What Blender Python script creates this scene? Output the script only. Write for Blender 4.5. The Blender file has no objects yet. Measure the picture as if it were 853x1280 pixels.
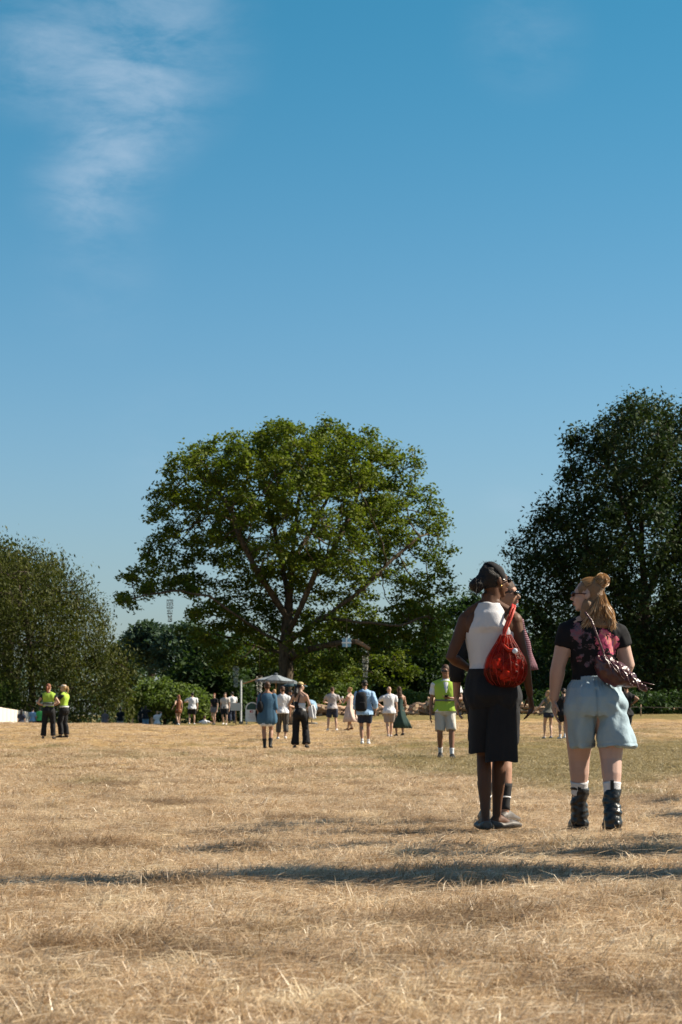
import bpy, math, random
import numpy as np
from mathutils import Vector, Matrix
R = math.radians
random.seed(7); rng = np.random.default_rng(7)
sc = bpy.context.scene
COL = sc.collection

# ------------------------------------------------------------------ camera
PITCH = math.atan(261 / 3000); EYE = 0.70; F = 3000.0
cam = bpy.data.cameras.new('camera'); camo = bpy.data.objects.new('camera', cam); COL.objects.link(camo)
camo.location = (0, 0, EYE); camo.rotation_euler = (math.pi / 2 + PITCH, 0, 0)
cam.sensor_fit = 'VERTICAL'; cam.sensor_height = 36; cam.lens = 36 * F / 1280
cam.clip_start = 0.05; cam.clip_end = 9000
cam.dof.use_dof = True; cam.dof.focus_distance = 16.5; cam.dof.aperture_fstop = 11
sc.camera = camo

# ------------------------------------------------------------------ sky and sun
SUN_EL = R(40); SUN_AZ = R(80)            # azimuth clockwise from +Y
world = bpy.data.worlds.new('World'); sc.world = world; world.use_nodes = True


class NT:
    """tiny node helper"""
    def __init__(s, nt):
        s.nt = nt

    def n(s, typ, ins=None, **props):
        nd = s.nt.nodes.new(typ)
        for k, v in props.items():
            setattr(nd, k, v)
        for k, v in (ins or {}).items():
            sock = nd.inputs[k]
            if isinstance(v, bpy.types.NodeSocket):
                s.nt.links.new(v, sock)
            else:
                sock.default_value = v
        return nd

    def math(s, op, a, b=0.0, c=0.0, clamp=False):
        nd = s.n('ShaderNodeMath', {0: a, 1: b, 2: c}, operation=op); nd.use_clamp = clamp
        return nd.outputs[0]

    def vmath(s, op, a, b=(0, 0, 0)):
        nd = s.n('ShaderNodeVectorMath', {0: a, 1: b}, operation=op)
        return nd.outputs['Value'] if op in ('LENGTH', 'DOT_PRODUCT', 'DISTANCE') else nd.outputs[0]

    def mix(s, f, a, b, blend='MIX'):
        nd = s.n('ShaderNodeMix', data_type='RGBA', blend_type=blend)
        for i, v in ((0, f), (6, a), (7, b)):
            if isinstance(v, bpy.types.NodeSocket):
                s.nt.links.new(v, nd.inputs[i])
            else:
                nd.inputs[i].default_value = v if i == 0 else (*v[:3], 1)
        return nd.outputs[2]

    def noise(s, vec, scale, detail=3.0, rough=0.55, dist=0.0, out='Fac'):
        nd = s.n('ShaderNodeTexNoise', {'Scale': scale, 'Detail': detail, 'Roughness': rough, 'Distortion': dist})
        if vec is not None:
            s.nt.links.new(vec, nd.inputs['Vector'])
        return nd.outputs[out]

    def ramp(s, fac, stops):
        nd = s.n('ShaderNodeValToRGB', {0: fac})
        el = nd.color_ramp.elements
        while len(el) < len(stops):
            el.new(0.5)
        for e, (p, c) in zip(el, stops):
            e.position = p
            e.color = (*c[:3], 1) if hasattr(c, '__len__') else (c, c, c, 1)
        return nd.outputs[0]

    def rng(s, v, a, b, c=0.0, d=1.0):
        nd = s.n('ShaderNodeMapRange', {0: v, 1: a, 2: b, 3: c, 4: d}, interpolation_type='SMOOTHSTEP')
        return nd.outputs[0]


W = NT(world.node_tree)
bg = world.node_tree.nodes['Background']
sky = W.n('ShaderNodeTexSky', sky_type='NISHITA')
sky.sun_disc = False; sky.sun_elevation = SUN_EL; sky.sun_rotation = SUN_AZ
sky.air_density = 1.0; sky.dust_density = 1.0; sky.ozone_density = 1.6; sky.altitude = 50
tc = W.n('ShaderNodeTexCoord').outputs['Generated']
elev = W.rng(W.n('ShaderNodeSeparateXYZ', {0: tc}).outputs[2], -.02, .34)
high = W.rng(W.n('ShaderNodeSeparateXYZ', {0: tc}).outputs[2], .34, .80)
tint = W.mix(1.0, sky.outputs[0], W.mix(high, W.mix(elev, (.87, 1.0, 1.20), (.25, .91, 1.02)), (.92, .90, .92)), 'MULTIPLY')
# thin cirrus wisps: streaky noise gathered in a few patches of the sky
mp = W.n('ShaderNodeMapping', {'Vector': tc, 'Rotation': (0, R(-14), 0), 'Scale': (13, 8, 34)}).outputs[0]
wsp = W.noise(mp, 1.7, 8, 0.62, 0.25)
wsp = W.rng(wsp, 0.24, 0.76)
def patch(px, py, r):
    d = Vector(((px - 426.5) / F, 1, (901 - py) / F)).normalized()
    dist = W.vmath('DISTANCE', W.n('ShaderNodeMapping', {'Vector': tc, 'Scale': (1, 1, 1)}).outputs[0], tuple(d))
    return W.rng(dist, 0, r, 1, 0)
m = W.math('ADD', W.math('MULTIPLY', patch(165, 35, .062), .95), W.math('MULTIPLY', patch(160, 140, .036), .7))
m = W.math('ADD', m, W.math('MULTIPLY', patch(112, 228, .036), .9))
m = W.math('ADD', m, W.math('MULTIPLY', patch(30, 60, .035), .6))
m = W.math('ADD', m, W.math('MULTIPLY', patch(660, 30, .035), .28))
m = W.math('ADD', m, W.math('MULTIPLY', patch(120, 345, .04), .18))
m = W.math('ADD', m, W.math('MULTIPLY', patch(640, 632, .02), .25))
m = W.math('ADD', m, W.math('MULTIPLY', patch(200, 560, .04), .15))
big = W.rng(W.noise(tc, 2.3, 2, .5), .60, .80)          # other patches of cirrus elsewhere in the sky
m = W.math('ADD', m, W.math('MULTIPLY', big, .6), clamp=True)
cl = W.math('MULTIPLY', wsp, m, clamp=True)
skyc = W.mix(W.math('MULTIPLY', cl, .56), tint, (5.0, 6.2, 7.6))
world.node_tree.links.new(skyc, bg.inputs[0])
bg.inputs[1].default_value = 0.0505
sun = bpy.data.lights.new('sun', 'SUN'); suno = bpy.data.objects.new('sun', sun); COL.objects.link(suno)
sun.energy = 5.0; sun.angle = R(0.53); sun.color = (1.0, 0.90, 0.74)
SD = Vector((math.sin(SUN_AZ) * math.cos(SUN_EL), math.cos(SUN_AZ) * math.cos(SUN_EL), math.sin(SUN_EL)))
suno.rotation_euler = SD.to_track_quat('Z', 'Y').to_euler()
sc.view_settings.view_transform = 'Standard'; sc.view_settings.look = 'None'
sc.view_settings.exposure = 1.06; sc.view_settings.gamma = 1.0

# ------------------------------------------------------------------ helpers
def px2(px, py, Y):
    """a point at distance Y that is seen at photo pixel (px, py)"""
    a = math.atan((640 - py) / F) + PITCH
    depth_axis = Y / math.cos(a) * math.cos(a - PITCH)
    return Vector(((px - 426.5) / F * depth_axis, Y, EYE + Y * math.tan(a)))


def tag(o, label=None, cat=None, group=None, kind=None):
    if label: o['label'] = label
    if cat: o['category'] = cat
    if group: o['group'] = group
    if kind: o['kind'] = kind
    return o


def empty(name, loc, rz=0.0):
    o = bpy.data.objects.new(name, None); COL.objects.link(o)
    o.location = loc; o.rotation_euler = (0, 0, rz); o.empty_display_size = .1
    return o


class M:
    def __init__(s):
        s.v = []; s.f = []

    def add(s, vs, fs):
        b = len(s.v); s.v += [tuple(v) for v in vs]; s.f += [tuple(i + b for i in f) for f in fs]

    def loft(s, rings, n=14, power=2.0, closed=True):
        """rings: (centre, u, v, ru, rv)"""
        vs = []; fs = []
        for c, u, v, ru, rv in rings:
            c = Vector(c); u = Vector(u); v = Vector(v)
            for i in range(n):
                t = 2 * math.pi * i / n; ct, st = math.cos(t), math.sin(t)
                if power != 2.0:
                    ct = math.copysign(abs(ct) ** (2 / power), ct); st = math.copysign(abs(st) ** (2 / power), st)
                vs.append(c + u * (ru * ct) + v * (rv * st))
        m = len(rings)
        for j in range(m - 1):
            for i in range(n):
                k = (i + 1) % n
                fs.append((j * n + i, j * n + k, (j + 1) * n + k, (j + 1) * n + i))
        if closed:
            vs.append(Vector(rings[0][0])); a = len(vs) - 1
            vs.append(Vector(rings[-1][0])); b = len(vs) - 1
            for i in range(n):
                k = (i + 1) % n
                fs.append((a, k, i)); fs.append((b, (m - 1) * n + i, (m - 1) * n + k))
        s.add(vs, fs)

    def tube(s, pts, rad, n=10, round_ends=True, flat=1.0, up=None):
        pts = [Vector(p) for p in pts]
        if not hasattr(rad, '__len__'): rad = [rad] * len(pts)
        rings = []; u = None
        for i, p in enumerate(pts):
            t = (pts[min(i + 1, len(pts) - 1)] - pts[max(i - 1, 0)])
            if t.length < 1e-9: t = Vector((0, 0, 1))
            t.normalize()
            if u is None:
                ref = Vector(up) if up else (Vector((1, 0, 0)) if abs(t.x) < .9 else Vector((0, 1, 0)))
                u = (ref - t * ref.dot(t)).normalized()
            else:
                u = (u - t * u.dot(t)).normalized()
            v = t.cross(u)
            r = rad[i]
            if round_ends and i == 0:
                rings += [(p - t * r * .85, u, v, r * .45, r * .45 * flat), (p - t * r * .5, u, v, r * .82, r * .82 * flat)]
            rings.append((p, u, v, r, r * flat))
            if round_ends and i == len(pts) - 1:
                rings += [(p + t * r * .5, u, v, r * .82, r * .82 * flat), (p + t * r * .85, u, v, r * .45, r * .45 * flat)]
        s.loft(rings, n)

    def ell(s, c, r, rot=None, n=12, m=8):
        rot = rot or Matrix.Identity(3)
        c = Vector(c); u = rot @ Vector((1, 0, 0)); v = rot @ Vector((0, 1, 0)); w = rot @ Vector((0, 0, 1))
        rings = []
        for j in range(m + 1):
            a = -math.pi / 2 + math.pi * (j + .25 * (j == 0) - .25 * (j == m)) / m
            rings.append((c + w * (r[2] * math.sin(a)), u, v, r[0] * math.cos(a), r[1] * math.cos(a)))
        s.loft(rings, n)

    def box(s, c, d, rot=None):
        c = Vector(c); rot = rot or Matrix.Identity(3)
        vs = [c + rot @ Vector((x * d[0] / 2, y * d[1] / 2, z * d[2] / 2)) for z in (-1, 1) for y in (-1, 1) for x in (-1, 1)]
        s.add(vs, [(0, 2, 3, 1), (4, 5, 7, 6), (0, 1, 5, 4), (2, 6, 7, 3), (0, 4, 6, 2), (1, 3, 7, 5)])

    def build(s, name, mat, parent=None, smooth=True):
        me = bpy.data.meshes.new(name); me.from_pydata(s.v, [], s.f); me.update()
        me.materials.append(mat)
        if smooth: me.polygons.foreach_set('use_smooth', [True] * len(me.polygons))
        o = bpy.data.objects.new(name, me); COL.objects.link(o); o.parent = parent
        return o


BAKE = []      # (object, voxel, smooth iterations, folds)
def fuse(m, name, mat, parent, voxel, smooth=3, folds=None):
    """one continuous surface out of overlapping lofts"""
    o = m.build(name, mat, parent)
    r = o.modifiers.new('remesh', 'REMESH'); r.mode = 'VOXEL'; r.voxel_size = voxel; r.use_smooth_shade = True
    if smooth:
        sm = o.modifiers.new('smooth', 'SMOOTH'); sm.iterations = smooth; sm.factor = .5
    BAKE.append((o, folds)); return o


def wob(p, freq, seed, octs=3):
    """vectorised smooth pseudo-noise in about -1..1; freq is (fx,fy,fz) in cycles per metre"""
    g = np.random.default_rng(seed); q = p * np.array(freq) * 2 * math.pi; out = 0; amp = 1; tot = 0
    for o in range(octs):
        for k in range(4):
            d = g.normal(size=3); d /= np.linalg.norm(d); ph = g.uniform(0, 6.28)
            d2 = g.normal(size=3); d2 /= np.linalg.norm(d2)
            out = out + amp * np.sin(q @ d + ph + 1.3 * np.sin(q @ d2 * .7 + ph * 2))
            tot += amp
        q = q * 2.1; amp *= .5
    return out / tot * 2.2


def np_mesh(name, verts, faces, mat, parent=None, smooth=False):
    """verts (N,3), faces (K,3) or (K,4) arrays"""
    me = bpy.data.meshes.new(name); nv = len(verts); k, w = faces.shape
    me.vertices.add(nv); me.vertices.foreach_set('co', np.ascontiguousarray(verts, dtype=np.float32).ravel())
    me.loops.add(k * w); me.loops.foreach_set('vertex_index', np.ascontiguousarray(faces, dtype=np.int32).ravel())
    me.polygons.add(k); me.polygons.foreach_set('loop_start', np.arange(0, k * w, w, dtype=np.int32))
    me.polygons.foreach_set('loop_total', np.full(k, w, dtype=np.int32))
    if smooth: me.polygons.foreach_set('use_smooth', np.ones(k, dtype=bool))
    me.materials.append(mat); me.update(calc_edges=True); me.validate()
    o = bpy.data.objects.new(name, me); COL.objects.link(o); o.parent = parent
    return o


# ------------------------------------------------------------------ materials
MATS = {}
def pm(name, col, rough=.85, var=.12, scale=12.0, bump=0.0, bscale=60.0, spec=.3, stripes=None, metal=0.0, sss=0.0):
    if name in MATS: return MATS[name]
    mt = bpy.data.materials.new(name); mt.use_nodes = True; T = NT(mt.node_tree)
    b = mt.node_tree.nodes['Principled BSDF']; oc = T.n('ShaderNodeTexCoord').outputs['Object']
    nz = T.noise(oc, scale, 4, .6)
    c = T.mix(nz, tuple(x * (1 - var) for x in col), tuple(min(1, x * (1 + var)) for x in col))
    if stripes:
        axis, freq, col2, duty = stripes
        sp = T.n('ShaderNodeSeparateXYZ', {0: oc}).outputs[axis]
        f = T.math('GREATER_THAN', T.math('FRACT', T.math('MULTIPLY', sp, freq)), duty)
        c = T.mix(f, c, col2)
    mt.node_tree.links.new(c, b.inputs['Base Color'])
    b.inputs['Roughness'].default_value = rough; b.inputs['Specular IOR Level'].default_value = spec
    b.inputs['Metallic'].default_value = metal
    if sss:
        b.inputs['Subsurface Weight'].default_value = sss; b.inputs['Subsurface Radius'].default_value = (.012, .005, .003); b.inputs['Subsurface Scale'].default_value = 1
    if bump:
        bp = T.n('ShaderNodeBump', {'Strength': bump, 'Distance': .01, 'Height': T.noise(oc, bscale, 4, .6)})
        mt.node_tree.links.new(bp.outputs[0], b.inputs['Normal'])
    MATS[name] = mt; return mt


def leafmat(name, c0, c1, c2, trans=.35, rough=.6, spec=.12):
    mt = bpy.data.materials.new(name); mt.use_nodes = True; T = NT(mt.node_tree); L = mt.node_tree.links
    b = mt.node_tree.nodes['Principled BSDF']; out = mt.node_tree.nodes['Material Output']
    geo = T.n('ShaderNodeNewGeometry'); ri = geo.outputs['Random Per Island']
    nz = T.noise(geo.outputs['Position'], .45, 3, .6)
    f = T.math('ADD', T.math('MULTIPLY', ri, .55), T.math('MULTIPLY', T.rng(nz, .3, .7), .5))
    c = T.ramp(f, [(0, c0), (.5, c1), (1, c2)])
    L.new(c, b.inputs['Base Color']); b.inputs['Roughness'].default_value = rough
    b.inputs['Specular IOR Level'].default_value = spec
    tr = T.n('ShaderNodeBsdfTranslucent', {'Color': T.mix(1.0, c, (1.25, 1.35, .55), 'MULTIPLY')})
    mx = T.n('ShaderNodeMixShader', {0: trans, 1: b.outputs[0], 2: tr.outputs[0]})
    L.new(mx.outputs[0], out.inputs['Surface']); return mt


def barkmat(name, c0, c1):
    mt = bpy.data.materials.new(name); mt.use_nodes = True; T = NT(mt.node_tree)
    b = mt.node_tree.nodes['Principled BSDF']; g = T.n('ShaderNodeNewGeometry').outputs['Position']
    mp_ = T.n('ShaderNodeMapping', {'Vector': g, 'Scale': (3, 3, .7)}).outputs[0]
    nz = T.noise(mp_, 2.2, 6, .65); c = T.mix(T.rng(nz, .3, .7), c0, c1)
    mt.node_tree.links.new(c, b.inputs['Base Color']); b.inputs['Roughness'].default_value = .95
    b.inputs['Specular IOR Level'].default_value = .1
    bp = T.n('ShaderNodeBump', {'Strength': .8, 'Distance': .06, 'Height': nz})
    mt.node_tree.links.new(bp.outputs[0], b.inputs['Normal']); return mt


def green_mask(T):
    """where the dried grass keeps some green, by place in the field"""
    p = T.n('ShaderNodeNewGeometry').outputs['Position']
    a = T.n('ShaderNodeMapping', {'Vector': p, 'Scale': (.55, .13, 0)}).outputs[0]
    n1 = T.noise(a, 1.0, 4, .6)
    sp = T.n('ShaderNodeSeparateXYZ', {0: p})
    band = T.math('MULTIPLY', T.rng(sp.outputs[1], 16, 38), T.rng(sp.outputs[1], 55, 100, 1, .25))
    right = T.rng(T.math('DIVIDE', sp.outputs[0], T.math('MAXIMUM', sp.outputs[1], 5.0)), -.03, .09)
    m = T.math('ADD', T.math('MULTIPLY', band, T.math('ADD', .14, T.math('MULTIPLY', right, .28))), T.math('MULTIPLY', T.rng(sp.outputs[1], 118, 130), .40))
    return T.rng(T.math('ADD', n1, m), 0.60, .84)


def grassmat():
    mt = bpy.data.materials.new('dry_grass'); mt.use_nodes = True; T = NT(mt.node_tree); L = mt.node_tree.links
    b = mt.node_tree.nodes['Principled BSDF']; out = mt.node_tree.nodes['Material Output']
    geo = T.n('ShaderNodeNewGeometry'); ri = geo.outputs['Random Per Island']
    oi = T.n('ShaderNodeObjectInfo').outputs['Random']
    f = T.math('FRACT', T.math('ADD', ri, T.math('MULTIPLY', oi, 3.7)))
    straw = T.ramp(f, [(0, (.28, .17, .085)), (.35, (.49, .34, .195)), (.75, (.70, .54, .35)), (1, (.85, .75, .58))])
    n4 = T.noise(geo.outputs['Position'], 2.6, 3, .6)
    straw = T.mix(T.math('MULTIPLY', T.rng(n4, .5, .68), .5), straw, (.86, .73, .50))
    brown = T.ramp(f, [(0, (.12, .068, .030)), (1, (.32, .205, .105))])
    n2 = T.noise(geo.outputs['Position'], .9, 4, .6)
    c = T.mix(T.math('MULTIPLY', T.rng(n2, .46, .66), .75), straw, brown)
    green = T.ramp(f, [(0, (.085, .085, .020)), (.6, (.21, .185, .055)), (1, (.40, .31, .14))])
    c = T.mix(T.math('MULTIPLY', green_mask(T), .62), c, green)
    L.new(c, b.inputs['Base Color']); b.inputs['Roughness'].default_value = .42; b.inputs['Specular IOR Level'].default_value = .5
    tr = T.n('ShaderNodeBsdfTranslucent', {'Color': c})
    mx = T.n('ShaderNodeMixShader', {0: .32, 1: b.outputs[0], 2: tr.outputs[0]})
    L.new(mx.outputs[0], out.inputs['Surface']); return mt


def coarsemat():
    mt = bpy.data.materials.new('coarse_grass'); mt.use_nodes = True; T = NT(mt.node_tree); L = mt.node_tree.links
    b = mt.node_tree.nodes['Principled BSDF']; ri = T.n('ShaderNodeNewGeometry').outputs['Random Per Island']; oi = T.n('ShaderNodeObjectInfo').outputs['Random']
    c1 = T.ramp(ri, [(0, (.07, .060, .018)), (.6, (.17, .135, .045)), (1, (.36, .26, .12))]); c2 = T.ramp(ri, [(0, (.10, .055, .022)), (.6, (.24, .14, .06)), (1, (.42, .28, .14))])
    L.new(T.mix(T.math('GREATER_THAN', oi, .5), c1, c2), b.inputs['Base Color']); b.inputs['Roughness'].default_value = .6
    return mt


def groundmat():
    mt = bpy.data.materials.new('field_ground'); mt.use_nodes = True; T = NT(mt.node_tree)
    b = mt.node_tree.nodes['Principled BSDF']; p = T.n('ShaderNodeNewGeometry').outputs['Position']
    n1 = T.noise(p, 1.1, 6, .65); n2 = T.noise(p, 26, 5, .7, .6); n3 = T.noise(p, .25, 3, .6)
    c = T.ramp(T.math('ADD', T.math('MULTIPLY', n2, .7), T.math('MULTIPLY', n1, .3)),
               [(.25, (.16, .09, .036)), (.5, (.38, .25, .115)), (.75, (.56, .41, .22))])
    c = T.mix(T.math('MULTIPLY', T.rng(n3, .5, .7), .35), c, (.26, .16, .07))
    c = T.mix(T.math('MULTIPLY', green_mask(T), .7), c, (.105, .10, .030))
    mt.node_tree.links.new(c, b.inputs['Base Color']); b.inputs['Roughness'].default_value = .95; b.inputs['Specular IOR Level'].default_value = .1
    bp = T.n('ShaderNodeBump', {'Strength': 1.0, 'Distance': .05, 'Height': T.math('ADD', n2, n1)})
    mt.node_tree.links.new(bp.outputs[0], b.inputs['Normal']); return mt


GRASS = grassmat(); GROUND = groundmat(); COARSE = coarsemat()
BARK = barkmat('oak_bark', (.035, .026, .018), (.13, .10, .07))
BARK2 = barkmat('dark_bark', (.03, .024, .02), (.08, .062, .048))

# ------------------------------------------------------------------ the ground
PL = ([-100, 0, 60, 74, 95, 110, 130, 170, 260, 500, 4000], [0, 0, 0, .13, .48, .62, .40, -.35, -.6, 0, 10])
PM_ = ([-100, 0, 60, 83, 97, 133, 150, 170, 260, 500, 4000], [0, 0, 0, .13, .32, .52, .60, .62, .5, 1, 14])
PR = ([-100, 0, 60, 83, 97, 120, 145, 160, 260, 500, 4000], [0, 0, 0, .14, .34, .75, 1.1, 1.2, 1.3, 2, 14])
def gz(x, y, fine=True):
    x = np.asarray(x, float); y = np.asarray(y, float)
    u = x / np.maximum(y, 5)
    sm = lambda a, b, t: (lambda q: q * q * (3 - 2 * q))(np.clip((t - a) / (b - a), 0, 1))
    l, m_, r = (np.interp(y, *q) for q in (PL, PM_, PR))
    a = sm(-.098, -.055, u); b = sm(-.05, .0, u)
    z = l * (1 - a) + m_ * a; z = z * (1 - b) + r * b
    if fine:
        p = np.stack([x, y, 0 * x], -1); k = np.clip((y - 2) / 4, 0, 1) * np.clip((400 - y) / 300, 0, 1)
        k = k * (1 - .85 * np.exp(-((x - 1.3) / 1.3) ** 2 - ((y - 15.6) / 1.1) ** 2)); z = z - .038 - .010 * np.exp(-((x - 1.3) / 1.3) ** 2 - ((y - 15.5) / .9) ** 2)
        z = z + k * (.016 * wob(p, (.5, .6, 0), 3, 2) + .020 * wob(p, (1.6, 2.0, 0), 4, 2)) + .03 * k * np.clip((y - 25) / 40, 0, 1) * wob(p, (.12, .09, 0), 5, 2)
    return z
def gzs(x, y): return float(gz(np.array([x]), np.array([y]))[0]) + .03      # feet stand a little up in the matted grass

def axis(lo, hi, step, far, grow=1.16):
    a = list(np.arange(lo, hi, step)); s = step
    while a[-1] < far: s *= grow; a.append(a[-1] + s)
    return a
xs = axis(0, 5, .13, 3500); xs = np.array([-v for v in xs[:0:-1]] + xs)
ys = list(np.arange(3, 26, .13)); s_ = .13
while ys[-1] < 190: s_ = min(s_ * 1.03, 1.1); ys.append(ys[-1] + s_)
while ys[-1] < 4000: s_ *= 1.15; ys.append(ys[-1] + s_)
pre = [-3500, -1500, -700, -300, -120, -50, -20, -8, -3, 0, 1.2, 2.2]
ys = np.array(pre + ys)
X, Y = np.meshgrid(xs, ys); Z = gz(X, Y)
nx, ny = len(xs), len(ys)
idx = np.arange(nx * ny).reshape(ny, nx)
fc = np.stack([idx[:-1, :-1], idx[:-1, 1:], idx[1:, 1:], idx[1:, :-1]], -1).reshape(-1, 4)
tag(np_mesh('ground', np.stack([X, Y, Z], -1).reshape(-1, 3), fc, GROUND, smooth=True), kind='structure')

# ------------------------------------------------------------------ dry grass: tufts instanced by geometry nodes over two sheets of points
def tuft(i, nb, hgt, spread, wid, lie, mat=None):
    g = np.random.default_rng(100 + i); v = []; f = []
    for k in range(nb):
        a = g.uniform(0, 6.283); r = spread * math.sqrt(g.uniform()); b = Vector((r * math.cos(a), r * math.sin(a), -.008))
        L = hgt * g.uniform(.5, 1.3); dirn = g.normal(-.35 if lie > .6 else 0, 1.3) + (0 if lie > .6 else g.uniform(0, 6.28))
        lean = (g.uniform(.80, 1.12) if lie > .9 else g.uniform(.35, 1.0) * lie) * 1.42; w = wid * g.uniform(.6, 1.3)
        h = Vector((math.cos(dirn), math.sin(dirn), 0)); side = Vector((-h.y, h.x, 0)).normalized()
        side = (side + Vector((0, 0, g.uniform(-.5, .5)))).normalized()
        p1 = b + (h * math.sin(lean * .7) + Vector((0, 0, math.cos(lean * .7)))) * L * .5
        p2 = p1 + (h * math.sin(min(lean * 1.25, 1.75)) + Vector((0, 0, math.cos(min(lean * 1.25, 1.75))))) * L * .5
        n0 = len(v); v += [b - side * w * .5, b + side * w * .5, p1 + side * w * .45, p1 - side * w * .45, p2]
        f += [(n0, n0 + 1, n0 + 2, n0 + 3), (n0 + 3, n0 + 2, n0 + 4)]
    me = bpy.data.meshes.new('grass_tuft'); me.from_pydata([tuple(q) for q in v], [], f); me.materials.append(mat or GRASS); me.update()
    return bpy.data.objects.new('grass_tuft', me)

def grass_field(name, tufts, pts, smin, smax, label):
    coll = bpy.data.collections.new(name + '_kinds')
    for t in tufts: coll.objects.link(t)
    me = bpy.data.meshes.new(name); me.vertices.add(len(pts)); me.vertices.foreach_set('co', pts.astype(np.float32).ravel()); me.update()
    o = bpy.data.objects.new(name, me); COL.objects.link(o)
    ng = bpy.data.node_groups.new(name, 'GeometryNodeTree')
    ng.interface.new_socket('Geometry', in_out='INPUT', socket_type='NodeSocketGeometry')
    ng.interface.new_socket('Geometry', in_out='OUTPUT', socket_type='NodeSocketGeometry')
    N = ng.nodes; L = ng.links
    gi = N.new('NodeGroupInput'); go = N.new('NodeGroupOutput'); ci = N.new('GeometryNodeCollectionInfo')
    ci.inputs['Collection'].default_value = coll; ci.inputs['Separate Children'].default_value = True; ci.inputs['Reset Children'].default_value = True
    ip = N.new('GeometryNodeInstanceOnPoints'); ip.inputs['Pick Instance'].default_value = True
    r1 = N.new('FunctionNodeRandomValue'); r1.data_type = 'FLOAT_VECTOR'; r1.inputs[0].default_value = (-.1, -.1, -1.1); r1.inputs[1].default_value = (.1, .1, 1.1); r1.inputs['Seed'].default_value = 3
    r2 = N.new('FunctionNodeRandomValue'); r2.data_type = 'FLOAT'; r2.inputs[2].default_value = smin; r2.inputs[3].default_value = smax
    L.new(gi.outputs[0], ip.inputs['Points']); L.new(ci.outputs[0], ip.inputs['Instance'])
    L.new(r1.outputs[0], ip.inputs['Rotation']); L.new(r2.outputs[1], ip.inputs['Scale']); L.new(ip.outputs[0], go.inputs[0])
    md = o.modifiers.new('scatter', 'NODES'); md.node_group = ng
    return tag(o, label, 'grass', kind='stuff')

def scatter(y0, y1, dens, gap=0.0, seed=0):
    g = np.random.default_rng(seed); w = lambda y: .165 * y + 2.3
    n = int(dens * ((w(y0) + w(y1)) * (y1 - y0))); y = g.uniform(y0, y1, n); x = g.uniform(-1, 1, n) * w(y1)
    k = np.abs(x) < w(y); x, y = x[k], y[k]
    if gap:
        p = np.stack([x, y, 0 * x], -1); k = wob(p, (.55, .4, 0), 11 + seed, 3) + g.normal(0, .25, len(x)) > gap; x, y = x[k], y[k]
    return np.stack([x, y, gz(x, y)], -1)
near = [tuft(i, 78, .14, .12, .0024, 1.0) for i in range(6)]
up = [tuft(20 + i, 16, .085, .035, .0030, .6) for i in range(4)]
grass_field('dry_grass', near, np.concatenate([scatter(4.6, 12, 190, 0, 1), scatter(12, 22, 115, 0, 2), scatter(22, 34, 40, 0, 14)]), .75, 1.35, 'dry mown straw coloured grass matted over the near field')
grass_field('standing_grass', up, np.concatenate([scatter(5, 26, 14, .05, 3), scatter(26, 60, 3.5, .2, 5)]), .6, 1.5, 'thin dry stalks standing up out of the mown grass')
mid = [tuft(40 + i, 44, .12, .17, .0062, 1.0) for i in range(5)]
grass_field('far_grass', mid, np.concatenate([scatter(17, 24, 9, 0, 13), scatter(24, 60, 24, 0, 7), scatter(60, 116, 6, 0, 8)]), .8, 1.5, 'dry grass of the middle field fading towards the trees')
hum = [tuft(60 + i, 60, .085, .22, .008, .95, COARSE) for i in range(4)]
grass_field('grass_hummocks', hum, np.concatenate([scatter(17, 60, 2.0, .30, 9), scatter(60, 150, .9, .25, 10)]), .6, 1.25, 'darker uneven clumps of grass scattered over the field')

# ------------------------------------------------------------------ trees
def leaf_faces(c, size, g, up=.5, droop=0.0, aspect=.55):
    """diamond leaves, one per centre, with random facing"""
    n = len(c); s = size * g.uniform(.6, 1.35, (n, 1))
    nrm = g.normal(size=(n, 3)); nrm[:, 2] += up * np.sign(nrm[:, 2] + .01) * 1.2; nrm /= np.linalg.norm(nrm, axis=1, keepdims=True)
    d = g.normal(size=(n, 3)); d[:, 2] -= droop * 2.2
    d -= nrm * (d * nrm).sum(1, keepdims=True); d /= np.linalg.norm(d, axis=1, keepdims=True) + 1e-9
    w = np.cross(nrm, d)
    v = np.stack([c - d * s * .5, c + w * s * aspect * .5 + nrm * s * .06, c + d * s * .5, c - w * s * aspect * .5 + nrm * s * .06], 1)
    return v.reshape(-1, 3), np.arange(4 * n).reshape(n, 4)


def grow(att, seeds, D, di, dk, iters=140):
    """space colonisation: seeds = [(point, parent)]"""
    P = [np.array(p, float) for p, _ in seeds]; par = [q for _, q in seeds]
    att = att.copy(); pos = np.array(P)
    d = np.linalg.norm(att[:, None] - pos[None], axis=2); near = d.argmin(1); nd = d.min(1)
    for it in range(iters):
        if len(att) < 3: break
        act = nd < di
        if not act.any(): break
        new = []; npar = []
        vec = att[act] - pos[near[act]]; vec /= np.linalg.norm(vec, axis=1, keepdims=True) + 1e-9
        acc = {}
        ks, inv = np.unique(near[act], return_inverse=True)
        s = np.zeros((len(ks), 3)); np.add.at(s, inv, vec)
        ln = np.linalg.norm(s, axis=1); ok = ln > .05
        for k, sv, l in zip(ks[ok], s[ok], ln[ok]):
            dv = sv / l + rng.normal(0, .12, 3); dv /= np.linalg.norm(dv)
            q = pos[k] + dv * D
            new.append(q); npar.append(int(k))
        if not new: break
        new = np.array(new); base = len(pos); pos = np.vstack([pos, new]); par += npar
        d = np.linalg.norm(att[:, None] - new[None], axis=2); m = d.min(1); a = d.argmin(1)
        b = m < nd - 1e-6; near[b] = a[b] + base; nd[b] = m[b]
        keep = nd > dk
        if keep.all() and not b.any(): break
        att, near, nd = att[keep], near[keep], nd[keep]
    return pos, par


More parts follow.
